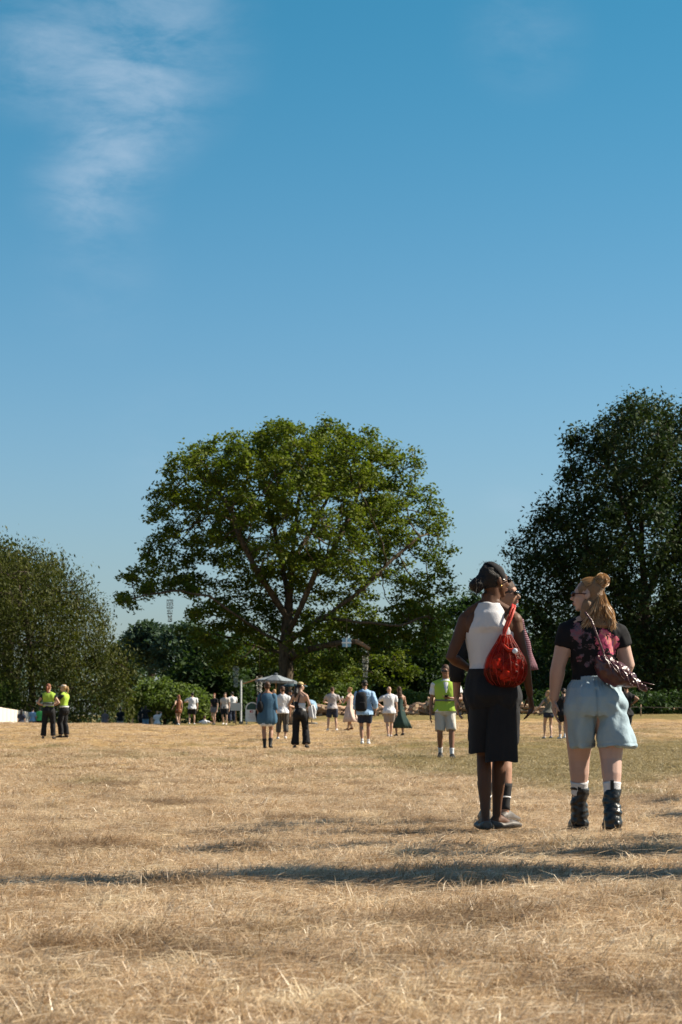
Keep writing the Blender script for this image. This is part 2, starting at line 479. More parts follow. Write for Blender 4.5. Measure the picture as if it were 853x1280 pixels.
def branch_mesh(pos, par, tip, expo, rmin, n=6, flare=None):
    N = len(pos); r = np.zeros(N); ch = [0] * N
    acc = np.zeros(N)
    for i in range(N - 1, -1, -1):
        r[i] = max(tip, acc[i] ** (1 / expo) if acc[i] > 0 else tip)
        if par[i] >= 0: acc[par[i]] += r[i] ** expo
    if flare is not None:
        r = np.minimum(r, flare[0]); z0 = pos[0][2]
        r = np.where(pos[:, 2] - z0 < 2.2, r * (1 + .5 * np.clip(1 - (pos[:, 2] - z0) / 2.2, 0, 1) ** 2), r) if flare[1] else r
    vs = []; fs = []
    for i in range(N):
        p = par[i]
        if p < 0 or r[i] < rmin: continue
        a = pos[p]; b = pos[i]; t = b - a; l = np.linalg.norm(t)
        if l < 1e-6: continue
        t = t / l; u = np.cross(t, [0, 0, 1.0]) if abs(t[2]) < .9 else np.cross(t, [1.0, 0, 0]); u /= np.linalg.norm(u); v = np.cross(t, u)
        k = 12 if r[i] > .3 else (n if r[i] > .08 else 4)
        ra = min(r[p], r[i] * 1.35) if r[i] < .2 else r[p] if r[p] < r[i] * 1.6 else r[i] * 1.3
        b0 = len(vs); ang = np.arange(k) * 2 * math.pi / k
        e = b + t * r[i] * .35
        for c_, rr in ((a, ra), (e, r[i])):
            for w in ang:
                lump = 1 + (.12 * math.sin(3 * w + c_[2] * 1.1) if rr > .25 else 0)
                vs.append(c_ + (u * math.cos(w) + v * math.sin(w)) * rr * lump)
        fs += [(b0 + j, b0 + (j + 1) % k, b0 + k + (j + 1) % k, b0 + k + j) for j in range(k)]
    return np.array(vs), np.array(fs), r


def ell_px(e, Y):
    """ellipsoid seen as px centre cx,cy radii rx,ry, at distance Y + dy, depth radius dz (metres)"""
    cx, cy, rx, ry = e[:4]; dy = e[4] if len(e) > 4 else 0; s = Y / F
    c = px2(cx, cy, Y + dy); dep = e[5] if len(e) > 5 else min(rx, 1.3 * ry) * s
    return np.array(c), np.array([rx * s, dep, ry * s])


def sample(ells, n, g, shell=.35):
    vol = np.array([np.prod(r) for _, r in ells]); cnt = (vol ** .75 / (vol ** .75).sum() * n).astype(int) + 1
    out = []
    for (c, r), k in zip(ells, cnt):
        d = g.normal(size=(k, 3)); d /= np.linalg.norm(d, axis=1, keepdims=True)
        q = g.uniform(shell, 1, (k, 1)) ** .6
        out.append(c + d * q * r)
    return np.vstack(out)


def tree(name, label, Y, ells_px, trunk, natt, leaves_per, lsize, lmat, bark, D=.6, dk=.8, tip=.02, expo=2.2, rmax=.6, spread=.42,
         gap=-9, up=.5, droop=0.0, seed=1, rleaf=.05, limbs=(), group=None, rmin=.012, gfreq=.28, aspect=.6, loc=None, ells=None):
    g = np.random.default_rng(seed)
    es = ells if ells is not None else [ell_px(e, Y) for e in ells_px]
    base = loc if loc is not None else Vector((trunk[0][0], trunk[0][1], trunk[0][2]))
    root = empty(name, base); tag(root, label, 'tree', group)
    att = sample(es, natt, g)
    if gap > -5: att = att[wob(att, (gfreq,) * 3, seed + 5, 2) > gap]
    att = att[att[:, 2] > base[2] + 1.0]
    seeds = []
    def chain(pts, parent):
        last = parent; prev = seeds[parent][0] if parent >= 0 else None
        for q in pts:
            q = np.array(q, float)
            if prev is None: seeds.append((q, -1))
            else:
                k = max(1, int(round(np.linalg.norm(q - prev) / D)))
                for j in range(1, k + 1):
                    t = j / k; o = g.normal(0, .05, 3) * (D if j < k else 0)
                    seeds.append((prev + (q - prev) * t + o, last)); last = len(seeds) - 1
            last = len(seeds) - 1; prev = q
        return last
    chain(trunk, -1)
    for L in limbs:
        q0 = np.array(L[0], float); P = np.array([s[0] for s in seeds]); k = int(np.linalg.norm(P - q0, axis=1).argmin())
        chain(L[1:], k)
    pos, par = grow(att, seeds, D, 9.0, dk)
    vs, fs, r = branch_mesh(pos, par, tip, expo, rmin, flare=(rmax, True))
    b = np.array(base)
    np_mesh('trunk', vs - b, fs, bark, root, smooth=True)
    idx = np.where(r < rleaf)[0]; idx = idx[pos[idx][:, 2] > b[2] + 1.2]
    c = np.repeat(pos[idx], leaves_per, 0)
    off = g.normal(0, 1, c.shape) * np.array([spread, spread, spread * (.6 + droop)])
    off[:, 2] -= droop * np.abs(g.normal(0, spread, len(c)))
    c = c + off
    c = c[c[:, 2] > b[2] + .5]
    v, f = leaf_faces(c, lsize, g, up, droop, aspect)
    np_mesh('crown', v - b, f, lmat, root)
    return root


def bush(name, label, Y, ells_px, trunk_px, nclump, per, lsize, lmat, bark=None, rc=.6, up=.4, droop=0.0, seed=1, cat='tree', group=None, shell=.6, flat=.7, shape=None):
    """tree or shrub whose foliage is thousands of leaves in clumps through its crown"""
    g = np.random.default_rng(seed); es = [ell_px(e, Y) for e in ells_px]
    bx = px2(trunk_px, 890, Y); bz = gzs(bx.x, Y) - .05; b = np.array([bx.x, Y, bz])
    root = empty(name, b); tag(root, label, cat, group)
    cc = sample(es, nclump, g, shell); cc = cc[cc[:, 2] > bz + .1]
    rr = rc * g.uniform(.5, 1.3, len(cc))
    c = np.repeat(cc, per, 0); R_ = np.repeat(rr, per)[:, None]
    o = g.normal(size=c.shape); o /= np.linalg.norm(o, axis=1, keepdims=True); o *= g.uniform(.2, 1, (len(c), 1)) ** .6
    o[:, 2] *= flat + droop
    if droop: o[:, 2] -= droop * g.uniform(0, 1.2, len(c))
    c = c + o * R_; c = c[c[:, 2] > bz + .02]
    if shape == 'cone': pass
    v, f = leaf_faces(c, lsize, g, up, droop)
    np_mesh('crown', v - b, f, lmat, root)
    t = M(); top = max(e[0][2] + e[1][2] * .6 for e in es); H = top - bz
    t.tube([(0, 0, 0), (.05 * H * .1, 0, H * .35), (0, .1, H * .85)], [H * .035 + .03, H * .024 + .02, H * .006 + .01], 8)
    for k in range(9):
        q = es[g.integers(len(es))]; p = q[0] - b + g.normal(size=3) * q[1] * .4; z = H * g.uniform(.15, .5)
        t.tube([(0, 0, z), (p[0] * .5, p[1] * .5, (z + p[2]) * .5 + .1), tuple(p)], [H * .014 + .01, H * .009 + .01, .01], 5)
    t.build('trunk', bark or BARK2, root)
    return root


OAKLEAF = leafmat('oak_leaf', (.044, .068, .010), (.084, .118, .016), (.160, .178, .025), .36)
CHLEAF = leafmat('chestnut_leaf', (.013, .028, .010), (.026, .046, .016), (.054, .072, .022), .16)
LIMELEAF = leafmat('hornbeam_leaf', (.026, .038, .010), (.052, .062, .015), (.100, .102, .024), .25)
DARKLEAF = leafmat('dark_leaf', (.016, .036, .014), (.030, .058, .020), (.055, .085, .024), .25)
HAZYLEAF = leafmat('hazy_leaf', (.030, .060, .042), (.050, .085, .058), (.075, .110, .065), .2)  # distance haze put into the leaf colour of the far trees
SHRUBLEAF = leafmat('shrub_leaf', (.050, .085, .022), (.085, .125, .035), (.140, .180, .055), .35)

Yo = 165
def O(px, py, dy=0): return tuple(px2(px, py, Yo + dy))
ob = px2(358, 893, Yo); ob.z = gzs(ob.x, Yo) - .3
oak = tree('oak_tree', 'broad spreading oak with open domed crown and thick forked trunk', Yo,
     [(372, 640, 150, 105, 0, 10), (250, 640, 74, 78), (205, 712, 52, 42), (172, 730, 30, 26), (300, 600, 95, 62, 0, 8), (400, 578, 100, 48, 0, 8), (470, 600, 72, 56),
      (505, 650, 58, 62), (522, 715, 42, 58), (480, 760, 70, 50, -3), (300, 770, 52, 36, 2), (265, 752, 36, 36), (430, 800, 70, 38, -4), (330, 820, 70, 26, 3), (525, 790, 36, 30, -3), (480, 840, 50, 30, 3), (420, 770, 60, 34, 3), (546, 728, 24, 44, -1), (400, 832, 90, 26, 4), (300, 812, 60, 30, 4), (250, 792, 36, 20, 2), (385, 548, 95, 24, 0, 6), (560, 690, 14, 40, 0), (235, 590, 30, 26), (540, 640, 26, 40), (160, 748, 16, 16)],
     [tuple(ob), O(357, 850), O(357, 805), O(360, 775), O(364, 735), O(366, 690), O(372, 640), O(378, 590)], 6000, 58, .27, OAKLEAF, BARK,
     D=.62, dk=.78, tip=.022, expo=2.08, rmax=.82, spread=.31, gap=-.22, seed=3, rleaf=.035, up=.5,
     limbs=[[O(357, 805), O(335, 795, -2), O(300, 772, -4), O(262, 745, -5), O(225, 738, -5), O(190, 742, -5), O(155, 752, -5)],
            [O(246, 742, -5), O(246, 765, -5), O(250, 790, -5)],
            [O(360, 775), O(345, 750, -1), O(322, 715, -3), O(300, 672, -3), O(290, 640, -2), O(262, 600)],
            [O(364, 760), O(352, 700, 2), O(340, 650, 3), O(330, 600, 3)],
            [O(360, 790), O(376, 760, -2), O(395, 715, -3), O(415, 690, -2), O(440, 640), O(455, 600)],
            [O(358, 808), O(385, 785, -3), O(420, 762, -5), O(455, 735, -5), O(490, 700, -4), O(525, 670, -3)],
            [O(405, 772, -4), O(450, 778, -6), O(500, 782, -6), O(535, 770, -6)],
            [O(366, 700), O(392, 660, 3), O(420, 600, 3)],
            [O(357, 815), O(385, 812, 3), O(430, 805, 5), O(470, 800, 5)],
            [O(357, 820), O(330, 812, 4), O(300, 800, 5)]])

Yc = 163
def C_(px, py, dy=0): return tuple(px2(px, py, Yc + dy))
cb = px2(812, 890, Yc); cb.z = gzs(cb.x, Yc) - .3
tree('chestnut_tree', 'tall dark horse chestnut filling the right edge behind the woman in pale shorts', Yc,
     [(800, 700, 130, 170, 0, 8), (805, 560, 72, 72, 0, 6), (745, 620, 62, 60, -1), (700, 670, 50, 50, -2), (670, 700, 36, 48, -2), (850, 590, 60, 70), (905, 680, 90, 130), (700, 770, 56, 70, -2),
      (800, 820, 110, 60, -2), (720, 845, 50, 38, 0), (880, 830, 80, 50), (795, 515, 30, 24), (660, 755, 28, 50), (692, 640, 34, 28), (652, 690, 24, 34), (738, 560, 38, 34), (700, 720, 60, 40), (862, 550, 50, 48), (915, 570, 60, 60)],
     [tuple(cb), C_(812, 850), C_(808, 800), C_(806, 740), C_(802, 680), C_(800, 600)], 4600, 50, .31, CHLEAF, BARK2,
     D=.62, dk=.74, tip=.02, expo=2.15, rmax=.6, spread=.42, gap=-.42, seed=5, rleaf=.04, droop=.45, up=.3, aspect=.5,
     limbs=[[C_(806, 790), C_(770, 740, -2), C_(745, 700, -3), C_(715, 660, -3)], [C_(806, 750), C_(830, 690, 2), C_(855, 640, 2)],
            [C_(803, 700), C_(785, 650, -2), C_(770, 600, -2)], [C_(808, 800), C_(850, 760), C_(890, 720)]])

Yl = 178
def L_(px, py, dy=0): return tuple(px2(px, py, Yl + dy))
lb = px2(40, 890, Yl); lb.z = gzs(lb.x, Yl) - .3
tree('hornbeam_tree', 'olive green broad tree with drooping leafy shoots down to the ground at the left edge', Yl,
     [(20, 760, 92, 82, 0, 8), (-20, 730, 70, 55), (70, 790, 72, 62, 0, 7), (105, 830, 56, 52, -2), (140, 850, 36, 40, -3), (50, 850, 80, 50, -4), (-60, 780, 70, 90), (40, 705, 36, 24), (95, 745, 34, 30), (120, 775, 26, 26), (130, 880, 42, 22, -5), (60, 885, 60, 24, -6), (155, 868, 20, 28, -4)],
     [tuple(lb), L_(40, 860), L_(38, 810), L_(30, 760), L_(20, 720)], 3900, 56, .27, LIMELEAF, BARK2,
     D=.7, dk=.85, tip=.018, expo=2.2, rmax=.45, spread=.44, gap=-.5, seed=8, rleaf=.04, droop=.9, up=.1, aspect=.38)

# more distant trees, each of its own kind and place
bush('ash_tree', 'feathery ash tree rising above the drooping tree at the left edge', 195, [(-5, 720, 32, 42, 0, 4), (20, 728, 26, 36), (-40, 740, 45, 45), (62, 720, 16, 22)], 10, 150, 60, .42, LIMELEAF, rc=1.4, droop=.7, seed=11, flat=1.0)
bush('weeping_shrub', 'pale yellow green weeping shrub above the white hoarding at the left edge', 172, [(6, 868, 20, 20, 0, 2), (-16, 872, 22, 24, 0, 2)], 4, 60, 110, .22, SHRUBLEAF, rc=.8, droop=1.2, seed=12, cat='shrub')
bush('pine_tree', 'bluish pine with an uneven pointed top far off in the gap left of the oak', 290, [(186, 806, 24, 26, 0, 3), (188, 790, 10, 10, 0, 2)], 187, 110, 70, .55, HAZYLEAF, rc=1.4, seed=13, flat=.5, group=None)
bush('spruce_tree', 'small blue green tree showing between the drooping tree and the pine', 300, [(165, 825, 20, 30, 0, 3), (150, 835, 22, 30, 0, 3)], 163, 90, 70, .55, HAZYLEAF, rc=1.4, seed=14)
bush('beech_tree', 'rounded bluish tree far off right of the pine and below the oak bough', 285, [(222, 818, 30, 34, 0, 4), (238, 800, 18, 16, 0, 3)], 222, 120, 70, .55, HAZYLEAF, rc=1.5, seed=15)
for i, (nm, px_, py_, rx, ry, Y_, lm, lab) in enumerate([
        ('holly_tree', 262, 838, 42, 46, 205, DARKLEAF, 'dark holly behind the two people in black and beige tops'),
        ('yew_tree', 318, 842, 46, 50, 215, DARKLEAF, 'dark spreading yew behind the grey parasol'),
        ('field_maple', 398, 846, 44, 46, 200, DARKLEAF, 'sunlit maple right of the oak trunk behind the grey shirted man'),
        ('holm_oak', 462, 838, 48, 52, 220, DARKLEAF, 'dark evergreen oak behind the man with the backpack'),
        ('sycamore_tree', 520, 820, 44, 66, 205, DARKLEAF, 'tall sycamore behind the man in the yellow vest'),
        ('lime_tree', 585, 815, 44, 78, 225, DARKLEAF, 'lime tree behind the woman in the white vest'),
        ('elm_tree', 650, 820, 46, 75, 215, DARKLEAF, 'elm in deep shade between the two women in front'),
        ('copper_tree', 725, 830, 52, 66, 210, DARKLEAF, 'dark tree low behind the chestnut crown'),
        ('thorn_tree', 850, 820, 70, 76, 205, DARKLEAF, 'dark thicket tree filling the bottom right corner of the wood')]):
    bush(nm, lab, Y_, [(px_, py_, rx, ry, 0, 5), (px_ - rx * .5, py_ + ry * .35, rx * .7, ry * .6, -2, 4), (px_ + rx * .5, py_ + ry * .3, rx * .7, ry * .65, -1, 4), (px_, 885, rx, 16, -3, 3)], px_, 190, 75, .42, lm, rc=1.35, seed=30 + i, group=None)
bush('elder_shrub', 'light green rounded shrub behind the woman in the rust dress', 192, [(205, 872, 34, 24, 0, 4), (185, 880, 26, 18, 0, 3), (240, 880, 24, 20, 0, 3)], 206, 110, 90, .32, SHRUBLEAF, rc=.9, seed=41, cat='shrub')
bush('laurel_bush', 'bright green laurel bush at the left end of the long log pile', 156, [(518, 876, 20, 11, 0, 2), (508, 880, 14, 12, 0, 1.5), (535, 884, 16, 8, 0, 1.5)], 518, 70, 90, .20, SHRUBLEAF, rc=.5, seed=42, cat='bush')
bush('hazel_bush', 'yellow green hazel bush under the oak between the parasol and the man in grey', 186, [(405, 866, 30, 26, 0, 3), (428, 850, 18, 26, 0, 3)], 408, 90, 80, .30, SHRUBLEAF, rc=.9, seed=43, cat='bush')
bush('bramble_bush', 'low dark bramble under the chestnut on the right', 152, [(780, 880, 60, 12, 0, 2), (700, 880, 50, 12, 0, 2), (850, 880, 60, 14, 0, 2)], 780, 110, 80, .25, DARKLEAF, rc=.8, seed=44, cat='bush')
# the wood behind, one mass that closes the field
g_ = np.random.default_rng(77); n_ = 1500; u_ = g_.uniform(-.34, .36, n_); Yw = g_.uniform(300, 360, n_)
cc = np.stack([u_ * Yw, Yw, gz(u_ * Yw, Yw, False) + g_.uniform(0, 1, n_) * (7.0 + 2.0 * np.sin(u_ * 40) + 1.3 * np.sin(u_ * 97))], -1)
c_ = np.repeat(cc, 45, 0); c_ = c_ + g_.normal(0, 1.3, c_.shape)
v_, f_ = leaf_faces(c_, .75, g_, .4)
tag(np_mesh('far_wood', v_, f_, HAZYLEAF), 'bluish far wood closing the field behind all the trees', 'wood', kind='stuff')

# the tree beside the photographer, out of the picture on the right: its boughs shade the foreground
k_ = 1 / math.tan(SUN_EL); sx, sy = math.sin(SUN_AZ) * k_, math.cos(SUN_AZ) * k_
def over(gx, gy, h): return np.array([gx + sx * h, gy + sy * h, h])
clumps = []
gg = np.random.default_rng(5)
def shade(x0, y0, x1, y1, h0, h1, r, n):
    for i in range(n):
        t = i / max(1, n - 1); clumps.append((over(x0 + (x1 - x0) * t + gg.normal(0, .03), y0 + (y1 - y0) * t + gg.normal(0, .03), h0 + (h1 - h0) * t), r * gg.uniform(.85, 1.2)))
shade(-1.45, 10.35, .0, 10.8, 3.5, 3.7, .26, 16)
shade(.0, 10.8, 5.5, 12.3, 3.7, 4.8, .46, 36)
shade(.7, 12.6, 5.5, 13.7, 3.8, 5, .34, 24)
shade(1.9, 14.3, 6.0, 15.3, 3.8, 5, .17, 18)
shade(2.5, 17.4, 6.5, 18.6, 3.8, 5, .24, 16)
shade(3.0, 21.0, 7.0, 22.0, 4.2, 5, .30, 14)
shade(-.85, 13.05, 1.3, 13.75, 3.4, 3.7, .11, 16)  # unseen bough added to deepen the shadow streak left of the women's feet
rt = empty('roadside_ash', (16.2, 20.0, 0)); tag(rt, 'ash tree standing out of the picture to the right whose boughs shade the near grass', 'tree')
tb = M(); base_ = np.array([16.2, 20.0, 0]); tb.tube([(0, 0, -.2), (-.1, 0, 2), (-.3, -.1, 4.2), (-.2, 0, 7.5)], [.42, .34, .27, .1], 12)
for a, b_ in ((0, 52), (52, 76), (76, 94), (94, 110), (110, 124), (124, 140)):
    pts = [clumps[i][0] - base_ for i in range(a, b_, 4)]
    pts = [p + np.array([0, 0, -.04]) for p in pts] + [np.array([-.28, -.1, 4.0])]
    tb.tube([tuple(p) for p in pts], list(np.linspace(.015, .15, len(pts))), 7)
tb.build('trunk', BARK, rt)
cs = []
for c0, r0 in clumps:
    nn = int(3500 * r0 ** 1.4) + 60
    q = gg.normal(size=(nn, 3)); q /= np.linalg.norm(q, axis=1, keepdims=True); q *= gg.uniform(.1, 1, (nn, 1)) ** .5; cs.append(c0 + q * r0 * np.array([1.3, 1.0, .7]))
q = gg.normal(size=(9000, 3)); q /= np.linalg.norm(q, axis=1, keepdims=True); q *= gg.uniform(.5, 1, (9000, 1)); cs.append(np.array([18.2, 20.6, 8.6]) + q * np.array([2.4, 2.4, 2.3]))
cs = np.vstack(cs); v_, f_ = leaf_faces(cs, .10, gg, .4)
np_mesh('crown', v_ - base_, f_, OAKLEAF, rt)

# ------------------------------------------------------------------ people
SK = {  # torso sections: z, half width, half depth, y offset (all as a fraction of the height)
    'f': [(.455, .050, .045, .000), (.475, .088, .062, -.004), (.50, .100, .072, -.010), (.53, .098, .070, -.008), (.57, .086, .059, -.002), (.61, .071, .050, .002), (.65, .072, .052, .004),
          (.70, .082, .060, .004), (.75, .088, .060, .000), (.785, .092, .052, -.004), (.81, .080, .043, -.006), (.828, .052, .037, -.006), (.842, .034, .034, -.004), (.86, .030, .033, .000), (.89, .030, .034, .006)],
    'm': [(.455, .050, .045, .000), (.475, .084, .062, -.002), (.50, .093, .070, -.006), (.53, .093, .068, -.004), (.57, .088, .062, .000), (.61, .084, .060, .003), (.65, .086, .063, .003),
          (.70, .095, .068, .002), (.75, .102, .068, -.002), (.785, .108, .058, -.005), (.81, .098, .048, -.006), (.83, .064, .042, -.006), (.845, .040, .039, -.004), (.865, .034, .037, .000), (.89, .034, .038, .006)]}
LEGR = [(0, .054), (.25, .051), (.6, .041), (.9, .032), (1.0, .031), (1.15, .031), (1.35, .033), (1.6, .027), (1.85, .0195), (2.0, .019)]
ARMR = [(0, .031), (.15, .030), (.5, .0255), (.9, .0215), (1.0, .0215), (1.2, .0235), (1.5, .020), (1.85, .0150), (2.0, .0145)]
def interp(tab, t): return float(np.interp(t, [a for a, *_ in tab], [b for _, b, *_ in tab]))


class Person:
    def __init__(s, label, px, Y, H=1.72, sex='f', yaw=0.0, voxel=.014, skin='fair', wide=1.0, hips=1.0, legw=1.0, armw=1.0, depth=1.0, hipyaw=0.0, shyaw=0.0,
                 lean=(0, 0), feet=None, arms=None, head=(0, 0), group=None, z=None, shw=1.0, smooth=3, fingers=True, drop=0.0, legtab=None, hipj=1.0, cat='person'):
        s.legtab = legtab
        s.H, s.sex, s.vox, s.wide, s.hips, s.legw, s.armw, s.depth = H, sex, voxel, wide, hips, legw, armw, depth
        s.hipyaw, s.shyaw, s.lean, s.smooth = hipyaw, shyaw, lean, smooth; s.drop = drop
        x = (px - 426.5) / F * Y; s.loc = Vector((x, Y, gzs(x, Y) if z is None else z))
        s.root = empty('person', s.loc, yaw); tag(s.root, label, cat, group)
        s.SH = shw
        hj = .052 * H * hips; zj = .515 * H - drop
        feet = feet or ((-.08, -.20, 0, .03), (.08, .20, 0, 0))       # x, y, toe yaw, heel lift
        s.hip = []; s.knee = []; s.ank = []; s.feet = feet
        for i, sg in enumerate((-1, 1)):
            fx, fy, ty, lift = feet[i]
            h = s.T(zj / H, (sg * hj * hipj, 0, 0)); a = Vector((fx, fy, .05 * H + lift * .9))
            L1, L2 = .243 * H, .232 * H
            k = s.ik(h, a, L1, L2, Vector((.12 * sg + math.sin(-ty) * .3, 1, 0)))
            s.hip.append(h); s.knee.append(k); s.ank.append(a)
        s.sho = []; s.elb = []; s.wri = []; s.hd = []
        arms = arms or (None, None)
        for i, sg in enumerate((-1, 1)):
            a = arms[i] or {}
            sw = (.098 if sex == 'f' else .113) * H * wide * shw
            sh = s.T(.788, (sg * sw, -.004 * H, 0)) + Vector(a.get('sh', (0, 0, 0)))
            if 'elbow' in a:
                e = Vector(a['elbow']); w = Vector(a['wrist'])
            else:
                w = Vector(a.get('wrist', (sg * (sw + .055), .05, .478 * H)))
                e = s.ik(sh, w, .172 * H, .148 * H, Vector(a.get('pole', (sg * .35, -1, -.2))))
            s.sho.append(sh); s.elb.append(e); s.wri.append(w)
        s.armspec = arms
        # head frame
        s.hyaw, s.hpitch = head[0], head[1]
        hr = Matrix.Rotation(s.hyaw, 3, 'Z') @ Matrix.Rotation(s.hpitch, 3, 'X')
        nb = s.T(.875, (0, .002 * H, 0)); s.HR = hr; s.HK = H * .13 / .2275 * (1.02 if H < 1.7 else 1)
        if len(head) > 2: nb = nb + Vector(head[2])
        s.HC = nb + hr @ Vector((0, .012, .06 * H)); s.NB = nb
        s.body(SKIN[skin])

    def T(s, zf, off=(0, 0, 0)):
        t = min(max((zf - .5) / .3, 0), 1.3); yaw = s.hipyaw + (s.shyaw - s.hipyaw) * min(t, 1)
        c, q = math.cos(yaw), math.sin(yaw)
        return Vector((s.lean[0] * t + off[0] * c - off[1] * q, s.lean[1] * t + off[0] * q + off[1] * c, zf * s.H - s.drop + off[2]))

    def ring(s, zf, rx, ry, yo=0, xo=0, scale=True):
        t = min(max((zf - .5) / .3, 0), 1); yaw = s.hipyaw + (s.shyaw - s.hipyaw) * t
        return (s.T(zf, (xo * s.H, yo * s.H, 0)), (math.cos(yaw), math.sin(yaw), 0), (-math.sin(yaw), math.cos(yaw), 0), rx * s.H, ry * s.H)

    def sec(s, zf):
        tab = SK[s.sex]; zs = [r[0] for r in tab]
        rx, ry, yo = (float(np.interp(zf, zs, [r[i] for r in tab])) for i in (1, 2, 3))
        k = s.hips + (s.wide - s.hips) * min(max((zf - .53) / .1, 0), 1)
        if zf > .82: k = 1 + (k - 1) * .4
        return rx * k, ry * (1 + (k - 1) * .8) * s.depth, yo

    @staticmethod
    def ik(a, b, l1, l2, pole):
        d = b - a; L = min(d.length, (l1 + l2) * .999); u = d.normalized()
        x = (l1 * l1 - l2 * l2 + L * L) / (2 * L); h = math.sqrt(max(l1 * l1 - x * x, 0))
        p = pole - u * pole.dot(u); p.normalize()
        return a + u * x + p * h

    def leg(s, i, t):
        return s.hip[i].lerp(s.knee[i], t) if t <= 1 else s.knee[i].lerp(s.ank[i], t - 1)

    def arm(s, i, t):
        return s.sho[i].lerp(s.elb[i], t) if t <= 1 else s.elb[i].lerp(s.wri[i], t - 1)

    def limb(s, m, kind, i, t0, t1, off=0.0, rad=None, k=9, n=12, ends=True, flat=1.0):
        f = s.leg if kind == 'leg' else s.arm; tab = LEGR if kind == 'leg' else ARMR; sc_ = s.legw if kind == 'leg' else s.armw
        ts = list(np.linspace(t0, t1, k)); 
        if t0 < 1 < t1: ts = sorted(set(ts + [1.0]))
        sf = (lambda t: 1 + (sc_ - 1) * (.35 + .65 * min(t / .4, 1))) if kind == 'arm' else (lambda t: sc_)
        if kind == 'leg' and s.legtab: tab = s.legtab
        rr = [(interp(rad, t) if rad else interp(tab, t) * s.H * sf(t) + off) for t in ts]
        pts = [f(i, t) for t in ts]
        if kind == 'leg':   # calf bulges behind the bone
            pts = [p + Vector((0, -.010 * s.H * math.exp(-((t - 1.35) / .22) ** 2), 0)) for p, t in zip(pts, ts)]
        m.tube(pts, rr, n, ends, flat)

    def torso(s, m, z0, z1, off, k=12, n=20, taper=None, skip=None):
        rings = []
        for z in np.linspace(z0, z1, k):
            rx, ry, yo = s.sec(z); o = off(z) if callable(off) else off
            tx = taper(z) if taper else 1.0
            rings.append(s.ring(z, rx * tx + o / s.H, ry + o / s.H, yo))
        m.loft(rings, n)

    def hand(s, m, i):
        sg = -1 if i == 0 else 1; a = (s.armspec[i] or {}); H = s.H; Lh = .105 * H
        w = s.wri[i]; fd = (w - s.elb[i]).normalized()
        d = Vector(a.get('hdir', fd)).normalized()
        nrm = Vector(a.get('palm', (-sg, .1, 0)))            # palm faces the thigh
        nrm = (nrm - d * nrm.dot(d)).normalized()
        th = d.cross(nrm) * (1 if sg < 0 else -1)            # towards the thumb
        if 'thumb' in a:
            th = Vector(a['thumb']); th = (th - d * th.dot(d) - nrm * th.dot(nrm)).normalized()
        curl = a.get('curl', .5)
        m.loft([(w - d * .01, th, nrm, .018 * H / 1.72, .014), (w + d * Lh * .12, th, nrm, .024 * H / 1.72, .015), (w + d * Lh * .32, th, nrm, .036 * H / 1.72, .015),
                (w + d * Lh * .5, th, nrm, .038 * H / 1.72, .0125), (w + d * Lh * .55, th, nrm, .034 * H / 1.72, .009)], 10)
        fr = .0078 * H / 1.72 * (1 if s.vox < .009 else 1.15)
        for k, (o, L) in enumerate(((.030, .40), (.010, .45), (-.011, .42), (-.031, .33))):
            b = w + d * Lh * .5 + th * o * H / 1.72; dd = (d + th * o * 2.2).normalized(); pts = [b]; c = curl * (.75 + .17 * k)
            for sgm, (ll, ang) in enumerate(((.42, .55), (.32, 1.15), (.26, 1.6))):
                an = c * ang; pts.append(pts[-1] + (dd * math.cos(an) + nrm * math.sin(an)) * Lh * L * ll * 1.15)
            m.tube(pts, [fr * 1.1, fr, fr * .95, fr * .8], 7)
        b = w + d * Lh * .14 + th * .022 * H / 1.72
        p1 = b + (d * .62 + th * .62 + nrm * .25).normalized() * Lh * .24; p2 = p1 + (d * .9 + th * .25 + nrm * .35).normalized() * Lh * .2
        m.tube([b - d * .01, b, p1, p2], [fr * 1.3, fr * 1.5, fr * 1.2, fr * .85], 7)
        return th, nrm, d

    def hp(s, x, y, z): return s.HC + s.HR @ (Vector((x, y, z)) * s.HK)
    def hr(s, m, c, r, n=12, q=8, rot=None):
        m.ell(s.hp(*c), [k * s.HK for k in r], s.HR @ (rot or Matrix.Identity(3)), n, q)

    def body(s, mat):
        m = M(); H = s.H
        for st in (.455,): pass
        s.torso(m, .458, .888, 0, k=22, n=20)
        # seat
        for sg in (-1, 1):
            m.ell(s.T(.495, (sg * .045 * H * s.hips, -.030 * H * s.depth, 0)), (.048 * H * s.hips, .040 * H * s.hips, .050 * H), n=12)
            if s.sex == 'f': m.ell(s.T(.725, (sg * .042 * H, .045 * H, 0)), (.036 * H, .030 * H, .034 * H))
            m.ell(s.T(.765, (sg * .052 * H * s.wide, -.030 * H, 0)), (.038 * H, .020 * H, .048 * H))          # shoulder blades
            m.tube([s.T(.845, (sg * .02 * H, -.008 * H, 0)), s.T(.815, (sg * .065 * H * s.wide, -.006 * H, 0)), s.sho[(sg + 1) // 2] + Vector((0, 0, .004 * H))], [.022 * H, .024 * H, .024 * H], 10)
        for i in (0, 1):
            m.ell(s.sho[i] - Vector((0, 0, .006 * H)), (.034 * H * (1 + (s.armw - 1) * .35),) * 3)
            s.limb(m, 'arm', i, 0, 2); s.hand(m, i)
            s.limb(m, 'leg', i, 0, 2)
            # foot inside the shoe
            fx, fy, ty, lift = s.feet[i]; a = s.ank[i]; dv = Vector((-math.sin(ty), math.cos(ty), 0)); tip = min(lift * 2.2, .9)
            dn = (dv * math.cos(tip) - Vector((0, 0, math.sin(tip)))).normalized(); up = Vector((0, 0, 1)) if tip < .05 else (dv * math.sin(tip) + Vector((0, 0, math.cos(tip))))
            side = dn.cross(up).normalized(); L = .148 * H; heel = a - dn * .032 * H - up * .022 * H
            s.footframe = getattr(s, 'footframe', []) + [(heel, dn, up, side, L)]
